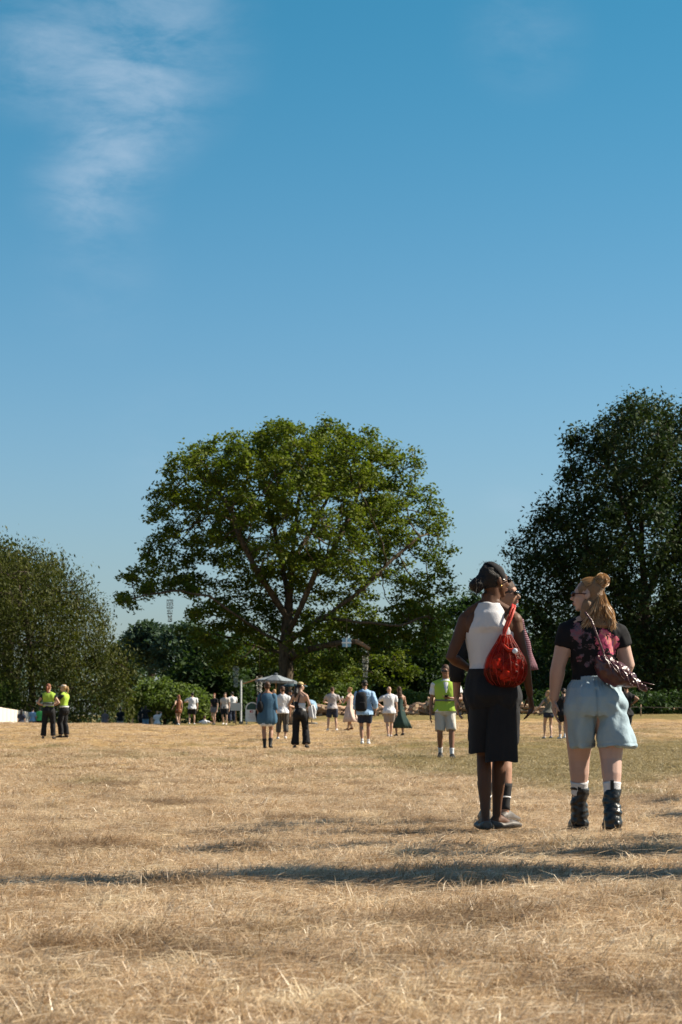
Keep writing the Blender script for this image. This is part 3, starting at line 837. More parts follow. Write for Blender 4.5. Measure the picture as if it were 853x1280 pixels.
            m.loft([(heel, side, up, .012 * H, .012 * H), (heel + dn * .02 * H + up * .004 * H, side, up, .019 * H, .024 * H), (heel + dn * .055 * H + up * .004 * H, side, up, .020 * H, .024 * H), (heel + dn * .095 * H - up * .008 * H, side, up, .025 * H, .015 * H),
                    (heel + dn * .125 * H - up * .013 * H, side, up, .025 * H, .010 * H), (heel + dn * .148 * H - up * .016 * H, side, up, .014 * H, .006 * H)], 10)
        # head
        s.hr(m, (0, -.014, .026), (.073, .094, .086), 16, 10)
        s.hr(m, (0, .028, -.030), (.060, .062, .080), 14, 10)
        s.hr(m, (0, .030, -.075), (.046, .050, .032))
        s.hr(m, (0, .062, -.094), (.024, .024, .019))
        s.hr(m, (0, .066, .022), (.050, .026, .030)); s.hr(m, (0, .082, .012), (.040, .012, .009))
        m.tube([s.hp(0, .086, .012), s.hp(0, .101, -.012), s.hp(0, .112, -.028)], [.007 * s.HK, .009 * s.HK, .012 * s.HK], 8)
        s.hr(m, (0, .100, -.033), (.016, .011, .008))
        for sg in (-1, 1):
            s.hr(m, (sg * .034, .062, -.022), (.024, .026, .028)); s.hr(m, (sg * .030, .078, .000), (.013, .010, .008))
            s.hr(m, (sg * .075, -.006, -.008), (.010, .019, .030), 10, 6)
        s.hr(m, (0, .090, -.056), (.023, .012, .0065)); s.hr(m, (0, .087, -.067), (.019, .012, .008))
        m.tube([s.T(.84, (0, -.004 * H, 0)), s.NB, s.HC - s.HR @ Vector((0, .02, .04)) * s.HK], [.036 * H * (.9 if s.sex == 'f' else 1.03), .032 * H * (.9 if s.sex == 'f' else 1.05), .031 * H], 14)
        s.bodyobj = fuse(m, 'body', mat, s.root, s.vox, s.smooth)
        if s.vox < .03:
            l = M(); s.hr(l, (0, .093, -.0555), (.019, .012, .0055), 10, 6); s.hr(l, (0, .091, -.066), (.016, .011, .006), 10, 6); l.build('lips', SKIN['lips'], s.root)
            e = M()
            for sg in (-1, 1):
                e = M(); s.hr(e, (sg * .030, .081, .000), (.011, .009, .0045), 8, 6); e.build('eye', pm('eye', (.05, .035, .03), .3), s.root)

    # ---- clothes
    def top(s, name, mat, z0=.50, z1=.838, off=.010, sleeve=.5, soff=.014, hem=.012, folds=None, neck=.0, flare=0.0):
        m = M(); zs = np.linspace(z0, z1, 14)
        rings = []
        for z in zs:
            rx, ry, yo = s.sec(max(z, .50)); o = off + hem * max(0, (.60 - z) / .10) + flare * max(0, (.70 - z))
            if z > .80: o = off * .9
            if z0 < .56: o += .020 * min(max((.63 - z) / .04, 0), 1)
            seat = .016 * min(max((.575 - z) / .04, 0), 1)
            rings.append(s.ring(z, rx + o / s.H + seat * .4, ry + o / s.H + seat, yo - seat * .5))
        m.loft(rings, 24)
        for sg in (-1, 1):
            m.tube([s.T(.838, (sg * .025 * s.H, -.008 * s.H, 0)), s.T(.812, (sg * .065 * s.H * s.wide, -.006 * s.H, 0)), s.sho[(sg + 1) // 2] + Vector((0, 0, .003 * s.H))], [.022 * s.H + off * .5, .024 * s.H + off * .7, .024 * s.H + off * .8], 10)
            m.ell(s.T(.765, (sg * .05 * s.H * s.wide, -.034 * s.H, 0)), (.044 * s.H + off, .022 * s.H + off, .05 * s.H + off))
            if s.sex == 'f': m.ell(s.T(.725, (sg * .042 * s.H, .045 * s.H, 0)), (.036 * s.H + off, .030 * s.H + off, .036 * s.H + off))
        if sleeve > 0:
            for i in (0, 1):
                m.ell(s.sho[i] - Vector((0, 0, .006 * s.H)), (.034 * s.H * (1 + (s.armw - 1) * .35) + off,) * 3)
                s.limb(m, 'arm', i, 0, sleeve, rad=[(0, .031 * s.H * (1 + (s.armw - 1) * .4) + off * .8), (sleeve * .5, (.029 * s.H) * (1 + (s.armw - 1) * .8) + off * .8 + soff * .3), (sleeve, (interp(ARMR, sleeve) * s.H) * s.armw + soff)], ends=False, n=14)
        o = fuse(m, name, mat, s.root, max(s.vox, .009), 2, folds or dict(amp=.010, freq=(5, 5, 3.5), seed=int(s.loc.x * 50) % 97))
        return o

    def bottoms(s, name, mat, z1=.60, length=.75, off=.012, rad=None, folds=None, radL=None, shape=1.0):
        m = M(); rings = []
        for z in np.linspace(.462, z1, 8):
            rx, ry, yo = s.sec(z); o = off * (1 if z < .57 else .6)
            rings.append(s.ring(z, rx + o / s.H + .003, ry + o / s.H + .008, yo - .002))
        m.loft(rings, 24)
        for sg in (-1, 1): m.ell(s.T(.495, (sg * .045 * s.H * s.hips, -.030 * s.H * s.depth, 0)), (.050 * s.H * s.hips + off, .040 * s.H * s.hips + off + .010, .054 * s.H + off))
        for i in (0, 1):
            rr = (radL if i == 0 and radL else rad) or [(t, interp(LEGR, t) * s.H * s.legw + off * (1 + .6 * t)) for t in np.linspace(0, length, 8)]
            s.limb(m, 'leg', i, 0, length, rad=rr, k=12, n=18, ends=False)
        return fuse(m, name, mat, s.root, max(s.vox, .009), 2, folds or dict(amp=.012, freq=(5, 5, 1.5), seed=3))

    def skirt(s, name, mat, rows, nf=9, amp=.06, ph=0, ctr=(0, 0), n=48, mode=None):
        """rows (z fraction, half width, half depth in m, sideways, forward)"""
        m = M(); vs = []; fs = []
        for j, row in enumerate(rows):
            z, rx, ry = row[:3]; xo = row[3] if len(row) > 3 else 0; yo = row[4] if len(row) > 4 else 0
            c = s.T(z, (xo, yo, 0)); t = j / (len(rows) - 1)
            for i in range(n):
                a = 2 * math.pi * i / n; k = 1 + amp * t * math.sin(nf * a + ph + .6 * math.sin(2 * a)) + amp * .5 * t * math.sin((nf * 2 - 3) * a + 1)
                vs.append(c + Vector((rx * k * math.cos(a), ry * k * math.sin(a), .012 * t * math.sin(2 * a + ph))))
        for j in range(len(rows) - 1):
            for i in range(n): fs.append((j * n + i, j * n + (i + 1) % n, (j + 1) * n + (i + 1) % n, (j + 1) * n + i))
        fs.append(tuple(range(n))); fs.append(tuple(range((len(rows) - 1) * n, len(rows) * n)))
        m.add(vs, fs); return m.build(name, mat, s.root)

    def shoes(s, mat, name='shoe', shaft=0.0, sock=None, sockh=1.82, k=1.0, sole=None, soffset=.008):
        for i in (0, 1):
            heel, dn, up, side, L = s.footframe[i]; H = s.H; m = M()
            m.loft([(heel - dn * .006, side, up, .014 * H * k, .013 * H), (heel + dn * .018 * H, side, up, .024 * H * k, .027 * H), (heel + dn * .055 * H + up * .004 * H, side, up, .026 * H * k, .028 * H), (heel + dn * .095 * H - up * .006 * H, side, up, .030 * H * k, .019 * H),
                    (heel + dn * .13 * H - up * .011 * H, side, up, .029 * H * k, .014 * H), (heel + dn * .155 * H - up * .014 * H, side, up, .018 * H * k, .009 * H)], 14)
            if shaft:
                s.limb(m, 'leg', i, 2 - shaft, 2.02, off=soffset, ends=False, n=14)
            o = fuse(m, name, mat, s.root, max(s.vox * .8, .006), 2)
            if sole:
                q = M(); q.loft([(heel - up * .016 * H - dn * .008, side, dn, .010 * H, .004), (heel - up * .018 * H, side, dn, .02 * H, .01)], 6)
                q = M(); b = heel - up * .024 * H
                pts = [(-.008, .016), (.02, .026), (.06, .027), (.10, .031), (.135, .030), (.158, .018)]
                vs = [b + dn * a * H + side * w * H * k * sg + up * z for a, w in pts for sg in (-1, 1) for z in (-.012, .014)]
                fs = []
                for j in range(len(pts) - 1):
                    a0 = j * 4; b0 = a0 + 4
                    fs += [(a0, b0, b0 + 2, a0 + 2), (a0 + 1, a0 + 3, b0 + 3, b0 + 1), (a0, a0 + 1, b0 + 1, b0), (a0 + 2, b0 + 2, b0 + 3, a0 + 3)]
                fs += [(0, 2, 3, 1), (len(vs) - 4, len(vs) - 3, len(vs) - 1, len(vs) - 2)]
                q.add(vs, fs); q.build('sole', sole, s.root if False else o, smooth=False)
            if sock:
                q = M(); s.limb(q, 'leg', i, sockh, 1.99, off=.005, ends=False, n=14); q.build('sock', sock, s.root)

    def hair(s, kind, mat, strands=0, curl=.0):
        m = M()
        s.hr(m, (0, -.016, .040), (.080, .095, .085), 16, 10)
        if kind in ('short', 'crop'):
            s.hr(m, (0, -.045, -.005), (.070, .068, .062))
        else:
            s.hr(m, (0, -.040, .005), (.076, .075, .075))
        if kind == 'long':
            m.loft([(s.hp(0, -.050, .03), s.HR @ Vector((1, 0, 0)), s.HR @ Vector((0, 1, 0)), .075 * s.HK, .06 * s.HK), (s.hp(0, -.062, -.06), (1, 0, 0), (0, 1, 0), .080 * s.HK, .050 * s.HK),
                    (s.NB + Vector((0, -.075, -.07)), (1, 0, 0), (0, 1, 0), .085, .040), (s.NB + Vector((0, -.085, -.17)), (1, 0, 0), (0, 1, 0), .070, .030), (s.NB + Vector((0, -.09, -.25)), (1, 0, 0), (0, 1, 0), .030, .015)], 14)
        if kind == 'pony':
            m.tube([s.hp(0, -.09, .04), s.hp(0, -.135, .02), s.hp(0, -.14, -.05), s.hp(0, -.125, -.13), s.hp(0, -.12, -.19)], [.02, .03, .032, .026, .01], 10)
        if kind == 'bun':
            s.hr(m, (0, -.10, .06), (.04, .035, .04))
        if kind == 'lowbun':
            s.hr(m, (0, -.11, -.02), (.035, .03, .035))
        return fuse(m, 'hair', mat, s.root, max(s.vox * .8, .007), 1, dict(amp=.006, freq=(9, 9, 7), seed=9))

    def glasses(s, mat):
        m = M()
        for sg in (-1, 1):
            s.hr(m, (sg * .031, .098, .002), (.028, .012, .019), 12, 6)
            m.tube([s.hp(sg * .052, .090, .007), s.hp(sg * .072, .055, .006), s.hp(sg * .079, -.002, .004)], .0042 * s.HK, 6)
        m.tube([s.hp(-.012, .098, .006), s.hp(.012, .098, .006)], .004, 6)
        return m.build('sunglasses', mat, s.root)

    def bag(s, name, label, cat, m, mat, vox=None, folds=None):
        """something carried: a thing of its own standing where the person carries it"""
        r = empty(name, s.loc, s.root.rotation_euler.z); tag(r, label, cat); return r


SKIN = {'dark': pm('skin_dark', (.095, .043, .024), .55, .2, 9, spec=.2), 'brown': pm('skin_brown', (.22, .11, .068), .5, .1, 8), 'tan': pm('skin_tan', (.33, .18, .12), .55, .1, 8),
        'fair': pm('skin_fair', (.44, .27, .195), .55, .08, 8), 'pale': pm('skin_pale', (.44, .285, .23), .5, .16, 7, sss=.1), 'lips': pm('lips', (.30, .12, .105), .5)}
BLACK = pm('black_cloth', (.011, .011, .013), .9, .3, 6, .3, 90); NAVY = pm('navy_cloth', (.022, .028, .050), .9, .2)
WHITE = pm('white_cotton', (.60, .60, .62), .9, .05, 6, .3, 80); GREY = pm('grey_cotton', (.36, .33, .33), .9, .08); BEIGE = pm('beige_cotton', (.50, .44, .40), .9, .08)
LBLUE = pm('light_blue_cotton', (.28, .42, .60), .9, .1); DENIM = pm('blue_denim', (.045, .105, .17), .9, .15, 10, .4, 120); PINKD = pm('pale_pink_cotton', (.58, .43, .36), .9, .1)
DGREEN = pm('dark_green_cloth', (.02, .045, .040), .9, .2); RUST = pm('rust_cloth', (.16, .055, .025), .9, .3, 20); STONE = pm('stone_cotton', (.46, .42, .37), .9, .06, 8, .3, 70)
HIVIS = pm('hivis_yellow', (.31, .45, .055), .85, .05, 8, .2, 60); BAND = pm('vest_band', (.10, .11, .11), .5, .25, 60); SILVER = pm('vest_silver', (.42, .43, .44), .4, .1, 60)
H_BR = pm('hair_brown', (.060, .028, .014), .6, .4, 40, .5, 200); H_DK = pm('hair_dark', (.012, .009, .008), .6, .3, 40, .5, 200); H_BL = pm('hair_blonde', (.36, .22, .10), .6, .25, 40, .5, 200); H_RED = pm('hair_red', (.17, .055, .025), .6, .3, 40, .5, 200)
SHOEW = pm('white_trainer', (.62, .62, .62), .7, .05); SHOEB = pm('black_shoe', (.012, .012, .012), .5, .2); GLASS = pm('sunglass_black', (.006, .006, .007), .12, .0, spec=.6)
ROSE = pm('rose_cloth', (.45, .14, .20), .9, .1); TEAL = pm('dark_teal_cloth', (.03, .06, .07), .9, .2)
HANG = {}
def hips_hands(H): return ({'wrist': (-.13, .02, .60 * H), 'pole': (-1, -.5, 0), 'hdir': (.5, .8, -.3)}, {'wrist': (.13, .02, .60 * H), 'pole': (1, -.5, 0), 'hdir': (-.5, .8, -.3)})

def vest(p, z0=.54, bands=((.575, .60), (.635, .66)), bmat=None, voxel=None):
    p.top('hi_vis_vest', HIVIS, z0=z0, z1=.832, off=.030, sleeve=0, hem=.006, folds=dict(amp=.006, freq=(4, 4, 2), seed=4))
    for a, b in bands:
        m = M(); rings = []
        for z in np.linspace(a, b, 3):
            rx, ry, yo = p.sec(z); rings.append(p.ring(z, rx + .040 / p.H, ry + .040 / p.H, yo))
        m.loft(rings, 28); m.build('reflective_band', bmat or BAND, p.root)

# --- the woman in the white vest, dark, hand on her waist
H = 1.715
w1 = Person('tall woman in white racer back vest and long black shorts with hand on waist', 615, 15.5, H, 'f', voxel=.0062, skin='dark', wide=1.06, shw=.87, armw=.95, legw=.86, hips=.94, hipj=.38,
            shyaw=-.10, hipyaw=-.12, lean=(-.012, 0), feet=((-.050, -.04, .12, 0), (.030, .10, -.85, 0)), head=(-1.02, .02, (.022, 0, 0)),
            arms=({'elbow': (-.268, -.02, 1.108), 'wrist': (-.135, .125, 1.035), 'hdir': (.75, .6, -.25), 'palm': (.4, -.5, -.5), 'curl': .35},
                  {'elbow': (.196, -.055, 1.12), 'wrist': (.245, .03, .875), 'hdir': (.12, .10, -1), 'palm': (-.9, -.3, 0), 'thumb': (.2, 1, 0), 'curl': .75}), z=.0)
TANK = pm('white_ribbed_cotton', (.55, .54, .56), .9, .03, 6, .25, 220)
m = M(); rows = [(.588, None), (.62, None), (.66, None), (.70, None), (.735, None), (.757, .088), (.775, .076), (.795, .067), (.812, .062), (.828, .056), (.842, .047), (.850, .044)]
rings = []
for z, k in rows:
    rx, ry, yo = w1.sec(z); rxx = (rx + .007) if k is None else k; rings.append(w1.ring(z, rxx, ry + (.008 if z < .75 else .0165 if z < .82 else .012), yo - (.0 if z < .75 else .004)))
m.loft(rings, 28)
for sg in (-1, 1):
    m.ell(w1.T(.752, (sg * .040 * H, -.030 * H, 0)), (.040 * H, .030 * H, .05 * H)); m.ell(w1.T(.725, (sg * .042 * H, .045 * H, 0)), (.040 * H, .034 * H, .038 * H))
fuse(m, 'vest_top', TANK, w1.root, .007, 2, dict(amp=.004, freq=(7, 5, 4), seed=8))
w1.bottoms('long_shorts', BLACK, z1=.600, length=.9, off=.012, rad=[(0, .085), (.3, .080), (.9, .07), (1.06, .07)], folds=dict(amp=.010, freq=(4, 4, .8), seed=5))
m = M(); m.loft([w1.ring(z, rx, ry, -.004, xo) for z, rx, ry, xo in ((.603, .088, .066, .0), (.598, .089, .067, .0), (.56, .092, .068, 0), (.53, .096, .078, 0), (.50, .094, .080, 0), (.46, .085, .06, 0))], 20)
fuse(m, 'waistband', BLACK, w1.root, .01, 1)
# left panel and right panel of the wide shorts, the right one longer and nearer
for nm, cx_, cy_, zt, zb, rx, ry in (('shorts_leg', .050, -.035, .54, .440 / H, .106, .112), ('shorts_leg', -.066, .045, .54, .492 / H, .086, .105)):
    m = M(); vs = []; fs = []; n = 40; rr_ = 14
    for j in range(rr_):
        t = j / (rr_ - 1); z = (zt + (zb - zt) * t) * H
        for i in range(n):
            a = 2 * math.pi * i / n; k = 1 + .035 * t * math.sin(5 * a + 1 + cx_ * 20) + .02 * math.sin(3 * a + t * 2)
            vs.append(Vector((cx_ * (.95 + .05 * t) + rx * (.97 + .03 * t) * k * math.cos(a), cy_ * t + ry * k * math.sin(a), z + .006 * t * math.sin(3 * a))))
    for j in range(rr_ - 1):
        for i in range(n): fs.append((j * n + i, j * n + (i + 1) % n, (j + 1) * n + (i + 1) % n, (j + 1) * n + i))
    m.add(vs, fs); m.build(nm, BLACK, w1.root)
# shoes: low patterned slip-ons
SLIP = pm('snakeskin_slipper', (.10, .085, .075), .5, .6, 60)
for i in (0, 1):
    heel, dn, up, side, L = w1.footframe[i]; m = M()
    m.loft([(heel - dn * .006 - up * .008, side, up, .016 * H, .016 * H), (heel + dn * .018 * H - up * .008 * H, side, up, .025 * H, .018 * H), (heel + dn * .055 * H - up * .012 * H, side, up, .026 * H, .013 * H), (heel + dn * .095 * H - up * .008 * H, side, up, .031 * H, .019 * H),
            (heel + dn * .13 * H - up * .010 * H, side, up, .029 * H, .014 * H), (heel + dn * .158 * H - up * .014 * H, side, up, .012 * H, .008 * H)], 16)
    fuse(m, 'slipper', SLIP, w1.root, .006, 1)

def strands(name, mat, root, roots, guide, n, w, seed, jit=.006, segs=6):
    """thin ribbons of hair; guide(p, t, rnd) gives the point of a strand at t"""
    g = np.random.default_rng(seed); v = []; f = []
    for k in range(n):
        rnd = g.uniform(-1, 1, 6); pts = [Vector(guide(roots(rnd), t / segs, rnd)) for t in range(segs + 1)]
        b = len(v)
        for j, p in enumerate(pts):
            t = (pts[min(j + 1, segs)] - pts[max(j - 1, 0)]).normalized(); sd = t.cross(Vector((rnd[4], rnd[5], .3))).normalized() * w * (.5 if j in (0,) else 1 if j < segs else .15)
            v += [p - sd, p + sd]
        f += [(b + 2 * j, b + 2 * j + 1, b + 2 * j + 3, b + 2 * j + 2) for j in range(segs)]
    o = np_mesh(name, np.array([tuple(q) for q in v]), np.array(f), mat, root, smooth=True); o['kind'] = 'stuff'; return o

# hair of the first woman: drawn back under a band, puff at the nape
m = M(); w1.hr(m, (0, -.020, .034), (.077, .095, .086), 18, 12); w1.hr(m, (0, -.035, .005), (.074, .075, .070))
w1.hr(m, (0, -.085, -.005), (.052, .055, .052)); w1.hr(m, (-.01, -.128, -.030), (.054, .056, .050))
hh_ = fuse(m, 'hair', H_DK, w1.root, .007, 1, dict(amp=.004, freq=(14, 14, 14), seed=2))
def g1(p, t, r): return w1.hp(-.01 + r[0] * .050 * (1 + t * .2), -.120 + r[1] * .045 - t * .022 * abs(r[3]) , -.035 + r[2] * .042 - t * .035 * (r[3] + .4))
strands('loose_strands', H_DK, w1.root, lambda r: None, g1, 260, .0016, 4)
def g1b(p, t, r):
    a = r[0] * 3.14; b = abs(r[1]); q = Vector((math.sin(a) * .077 * (1 - b * .3), -.022 + math.cos(a) * .095 * b - .01, .036 + .086 * math.sqrt(max(0, 1 - b * b * .9))))
    q += q.normalized() * .012 * t * (1 + r[3]) * .7; return w1.hp(*q)
strands('flyaway_hair', H_DK, w1.root, lambda r: None, g1b, 120, .0009, 6, segs=3)
m = M(); ax_ = Vector((0, .80, .60)).normalized(); e1 = Vector((1, 0, 0)); e2 = ax_.cross(e1); vs = []; fs = []; nb_ = 40
for ja, (al, rs) in enumerate(((R(50), 1.02), (R(54), 1.065), (R(66), 1.075), (R(78), 1.065), (R(82), 1.02))):
    for i in range(nb_):
        f_ = 2 * math.pi * i / nb_; dd = ax_ * math.cos(al) + (e1 * math.cos(f_) + e2 * math.sin(f_)) * math.sin(al)
        vs.append(w1.hp(dd.x * .078 * rs, -.020 + dd.y * .096 * rs, .034 + dd.z * .087 * rs))
for ja in range(4):
    for i in range(nb_): fs.append((ja * nb_ + i, ja * nb_ + (i + 1) % nb_, (ja + 1) * nb_ + (i + 1) % nb_, (ja + 1) * nb_ + i))
m.add(vs, fs); m.build('headband', BLACK, w1.root)
w1.glasses(GLASS)
m = M(); m.ell(w1.hp(.083, .0, -.038), (.005, .005, .007)); m.build('earring', pm('gold', (.8, .55, .2), .25, metal=1.0), w1.root)
m = M(); a = w1.wri[1]; m.tube([a + Vector((.021 * math.cos(t), .021 * math.sin(t), .02)) for t in np.linspace(0, 6.28, 13)], .003, 6, False); m.build('bracelet', SILVER, w1.root)

# red net bag on her shoulder
REDBAG = bpy.data.materials.new('red_net'); REDBAG.use_nodes = True; T = NT(REDBAG.node_tree); b_ = REDBAG.node_tree.nodes['Principled BSDF']
oc = T.n('ShaderNodeTexCoord').outputs['Object']
b_.inputs['Base Color'].default_value = (.22, .018, .009, 1); b_.inputs['Roughness'].default_value = .28; b_.inputs['Specular IOR Level'].default_value = .6
trb = T.n('ShaderNodeBsdfTransparent', {'Color': (.80, .24, .16, 1)}); trl = T.n('ShaderNodeBsdfTranslucent', {'Color': (.50, .05, .015, 1)})
REDBAG.node_tree.links.new(T.ramp(T.noise(oc, 22, 4, .6, .8), [(.3, (.05, .008, .008)), (.5, (.24, .020, .010)), (.68, (.50, .085, .025))]), b_.inputs['Base Color'])
bp_ = T.n('ShaderNodeBump', {'Strength': .9, 'Distance': .02, 'Height': T.noise(oc, 30, 4, .6, .5)}); REDBAG.node_tree.links.new(bp_.outputs[0], b_.inputs['Normal'])
mx1 = T.n('ShaderNodeMixShader', {0: .45, 1: b_.outputs[0], 2: trl.outputs[0]})
mx2 = T.n('ShaderNodeMixShader', {0: .70, 1: mx1.outputs[0], 2: trb.outputs[0]})
REDBAG.node_tree.links.new(mx2.outputs[0], REDBAG.node_tree.nodes['Material Output'].inputs['Surface'])
REDS = pm('red_cord', (.42, .028, .012), .45, .1, 30, .3, 200)
rb = empty('net_bag', w1.loc); tag(rb, 'red see-through net bag with two long straps on the tall woman\'s right shoulder', 'bag')
bx, by = .082, -.150
def bagring(z, cx, rx, ry): return ((cx, by, z), (1, 0, 0), (0, 1, 0), rx, ry)
m = M(); m.loft([bagring(*q) for q in ((.918, bx + .006, .045, .022), (.928, bx + .005, .085, .040), (.955, bx, .115, .055), (1.00, bx - .004, .136, .065), (1.05, bx - .004, .138, .066), (1.10, bx - .004, .122, .060), (1.15, bx - .004, .092, .048), (1.20, bx - .004, .060, .034), (1.25, bx - .006, .034, .022))], 40, closed=False)
v = np.array(m.v); v = v + (wob(v, (6, 6, 2.5), 7) * .006)[:, None] * (v - v.mean(0)) / .1; m.v = [tuple(q) for q in v]
m.build('bag_body', REDBAG, rb)
shp = w1.sho[1]
for dx, pts in ((0, [(bx - .02, by + .01, 1.20), (bx - .012, by + .03, 1.28), (.105, -.115, 1.37), (.128, -.075, 1.425), (.134, -.02, 1.448), (.125, .05, 1.41), (.10, .09, 1.30)]), (1, [(bx - .03, by - .012, 1.20), (bx + .0, by + .00, 1.28), (.118, -.125, 1.36), (.141, -.083, 1.42), (.148, -.02, 1.442), (.142, .05, 1.40), (.12, .09, 1.30)])):
    m = M(); m.tube(pts, .0085, 8, flat=.6); m.build('strap', REDS, rb)
for a in np.linspace(0, 2 * math.pi, 18, endpoint=False):   # gathered cords of the net running down the bag
    m = M(); pts = [(bx - .004 + math.cos(a + .15 * (1.25 - z)) * r, by + math.sin(a + .15 * (1.25 - z)) * r * .5, z) for z, r in ((1.25, .034), (1.20, .062), (1.15, .094), (1.10, .124), (1.05, .140), (1.0, .138), (.955, .117), (.928, .087))]
    m.tube(pts, .0017, 4); m.build('cord', pm('dark_red_cord', (.24, .018, .010), .5), rb)
m = M(); m.tube([(bx - .03, by - .02, 1.19), (bx + .01, by - .05, 1.15), (bx + .045, by - .062, 1.148)], .011, 8); m.build('toggle', REDS, rb)
m = M(); m.ell((bx + .05, by - .068, 1.143), (.017, .008, .017)); m.build('badge', pm('white_badge', (.6, .65, .72), .35, .05), rb)
for k_i, (nm, lb_, c, r, mt) in enumerate((('folded_cloth', 'crumpled orange red cloth bundle inside the red net bag', (bx + .04, by + .005, 1.03), (.075, .035, .075), pm('orange_cloth', (.34, .06, .03), .8, .3, 30, .5, 60)),
                              ('tissue_pack', 'small pale pink packet at the bottom of the red net bag', (bx + .005, by - .012, .985), (.045, .025, .028), pm('pale_packet', (.62, .42, .42), .5, .2, 40)),
                              ('purse', 'pale pink purse high on the left inside the red net bag', (bx - .055, by - .005, 1.065), (.030, .03, .035), pm('pale_purse', (.60, .36, .36), .5, .3, 30)),
                              ('sun_hat', 'dark folded hat low inside the red net bag', (bx - .03, by + .015, .985), (.08, .035, .045), pm('dark_felt', (.05, .02, .02), .9)))):
    m = M(); m.ell(c, r, n=18, m=12); v = np.array(m.v); v = v + wob(v, (16, 16, 16), 20 + k_i)[:, None] * .010 * np.sign(v - np.array(c)); m.v = [tuple(q) for q in v]; o = m.build(nm, mt); o.location = w1.loc; tag(o, lb_, 'bag contents')

# --- her companion, mostly hidden behind her
w2 = Person('woman in black walking just beyond the tall woman, face in sunglasses beside hers', 614, 16.45, 1.68, 'f', voxel=.008, skin='tan', shyaw=-.25, hipyaw=-.1, lean=(.03, 0), shw=.84, hipj=.6,
            feet=((-.030, .25, .0, 0), (.085, .0, -.5, 0)), head=(-1.85, .0, (.040, .02, 0)),
            arms=({'elbow': (-.235, .0, 1.10), 'wrist': (-.235, .06, .87), 'hdir': (0, .1, -1), 'curl': .6}, {'elbow': (.13, .12, 1.10), 'wrist': (.05, .28, 1.02)}), z=0)
w2.top('black_top', BLACK, z0=.57, sleeve=.8, off=.010); m = M(); w2.limb(m, 'arm', 0, 0, 1.55, off=.016, n=14, ends=False); m.build('long_sleeve', BLACK, w2.root); w2.bottoms('black_shorts', BLACK, length=.8, off=.03); w2.hair('lowbun', H_BR); 
def g2(q_, t, r_):
    x = r_[0] * .074; s0 = Vector((x, .066 - .05 * abs(r_[0]) + .012 * r_[1], .11)); e0 = Vector((x * .4, -.11, -.02)); v_ = s0.lerp(e0, t); n_ = Vector((v_.x / .080, (v_.y + .016) / .095, (v_.z - .040) / .085)).length
    v_ = Vector((v_.x / n_, (v_.y + .016) / n_ - .016, (v_.z - .040) / n_ + .040)); return w2.hp(*(v_ + Vector((0, 0, .002 + .002 * r_[2]))))
strands('loose_strands', H_BR, w2.root, lambda r_: None, g2, 220, .0016, 8, segs=8)
w2.glasses(GLASS); w2.shoes(SLIP, 'shoe')
for i in (0, 1):
    m = M(); w2.limb(m, 'leg', i, 1.50, 1.97, off=.005, ends=False); m.build('sock', pm('black_sock', (.02, .02, .022), .9, .1), w2.root)
    m = M(); w2.limb(m, 'leg', i, 1.74, 1.765, off=.0075, ends=False, k=2); m.build('sock_stripe', WHITE, w2.root)
SCF = pm('wine_checked_cotton', (.090, .028, .042), .85, .15, 20, .3, 100, stripes=('Z', 75, (.26, .15, .18), .62))
sb_ = empty('cotton_tote', w2.loc); tag(sb_, 'wine red striped cotton bag hanging beyond the tall woman\'s right arm', 'bag')
m = M(); rr = []
for t in np.linspace(0, 1, 12):
    rr.append(((.192 + .062 * t, -.12, 1.39 - .345 * t), (1, 0, 0), (0, 1, 0), .018 + .036 * t, .02 + .015 * t))
m.loft(rr, 20); v = np.array(m.v); v[:, 0] += .005 * np.sin(v[:, 0] * 130) ; v += (wob(v, (8, 8, 2), 3) * .006)[:, None]; m.v = [tuple(q) for q in v]
m.build('bag_body', SCF, sb_); m = M(); m.tube([(.135, -.05, 1.40), (.12, -.02, 1.43), (.11, .03, 1.40)], .012, 8, flat=.5); m.build('strap', SCF, sb_)

# --- the woman in the pale blue shorts
H = 1.615
w3 = Person('fuller woman in floral black tee, pale blue shorts and black boots, hair half up', 743, 15.5, H, 'f', voxel=.0065, skin='pale', wide=1.14, hips=1.14, legw=1.22, armw=1.36, depth=1.08, shw=.88,
            legtab=[(0, .054), (.25, .053), (.6, .047), (.9, .037), (1, .035), (1.15, .0345), (1.3, .0305), (1.45, .0255), (1.7, .023), (2, .021)],
            feet=((-.090, .17, .02, .0), (.088, -.15, -.05, .0)), head=(1.35, .02, (-.012, 0, 0)), shyaw=.08, hipyaw=.04, lean=(-.015, -.0),
            arms=({'elbow': (-.235, -.01, 1.055), 'wrist': (-.262, .03, .845), 'hdir': (.02, .1, -1), 'palm': (1, .1, 0), 'curl': .45}, {'elbow': (.215, .02, 1.06), 'wrist': (.17, .20, .97), 'hdir': (-.3, .9, -.2), 'curl': .6}), z=0)
FL = bpy.data.materials.new('floral_black_tee'); FL.use_nodes = True; T = NT(FL.node_tree); b_ = FL.node_tree.nodes['Principled BSDF']
oc = T.n('ShaderNodeTexCoord').outputs['Object']; sp = T.n('ShaderNodeSeparateXYZ', {0: oc})
nd_ = T.vmath('SUBTRACT', T.noise(oc, 17, 4, .65, out='Color'), (.5, .5, .5)); sc1 = T.n('ShaderNodeVectorMath', {0: nd_}, operation='SCALE'); sc1.inputs['Scale'].default_value = .12
spd = T.n('ShaderNodeSeparateXYZ', {0: T.vmath('ADD', oc, sc1.outputs[0])})
def blob(x, z, r):
    dx = T.math('SUBTRACT', spd.outputs[0], x); dz = T.math('SUBTRACT', spd.outputs[2], z)
    return T.rng(T.math('SQRT', T.math('ADD', T.math('MULTIPLY', dx, dx), T.math('MULTIPLY', dz, dz))), r * .72, r, 1, 0)
def mx(*a):
    r = a[0]
    for q in a[1:]: r = T.math('MAXIMUM', r, q)
    return r
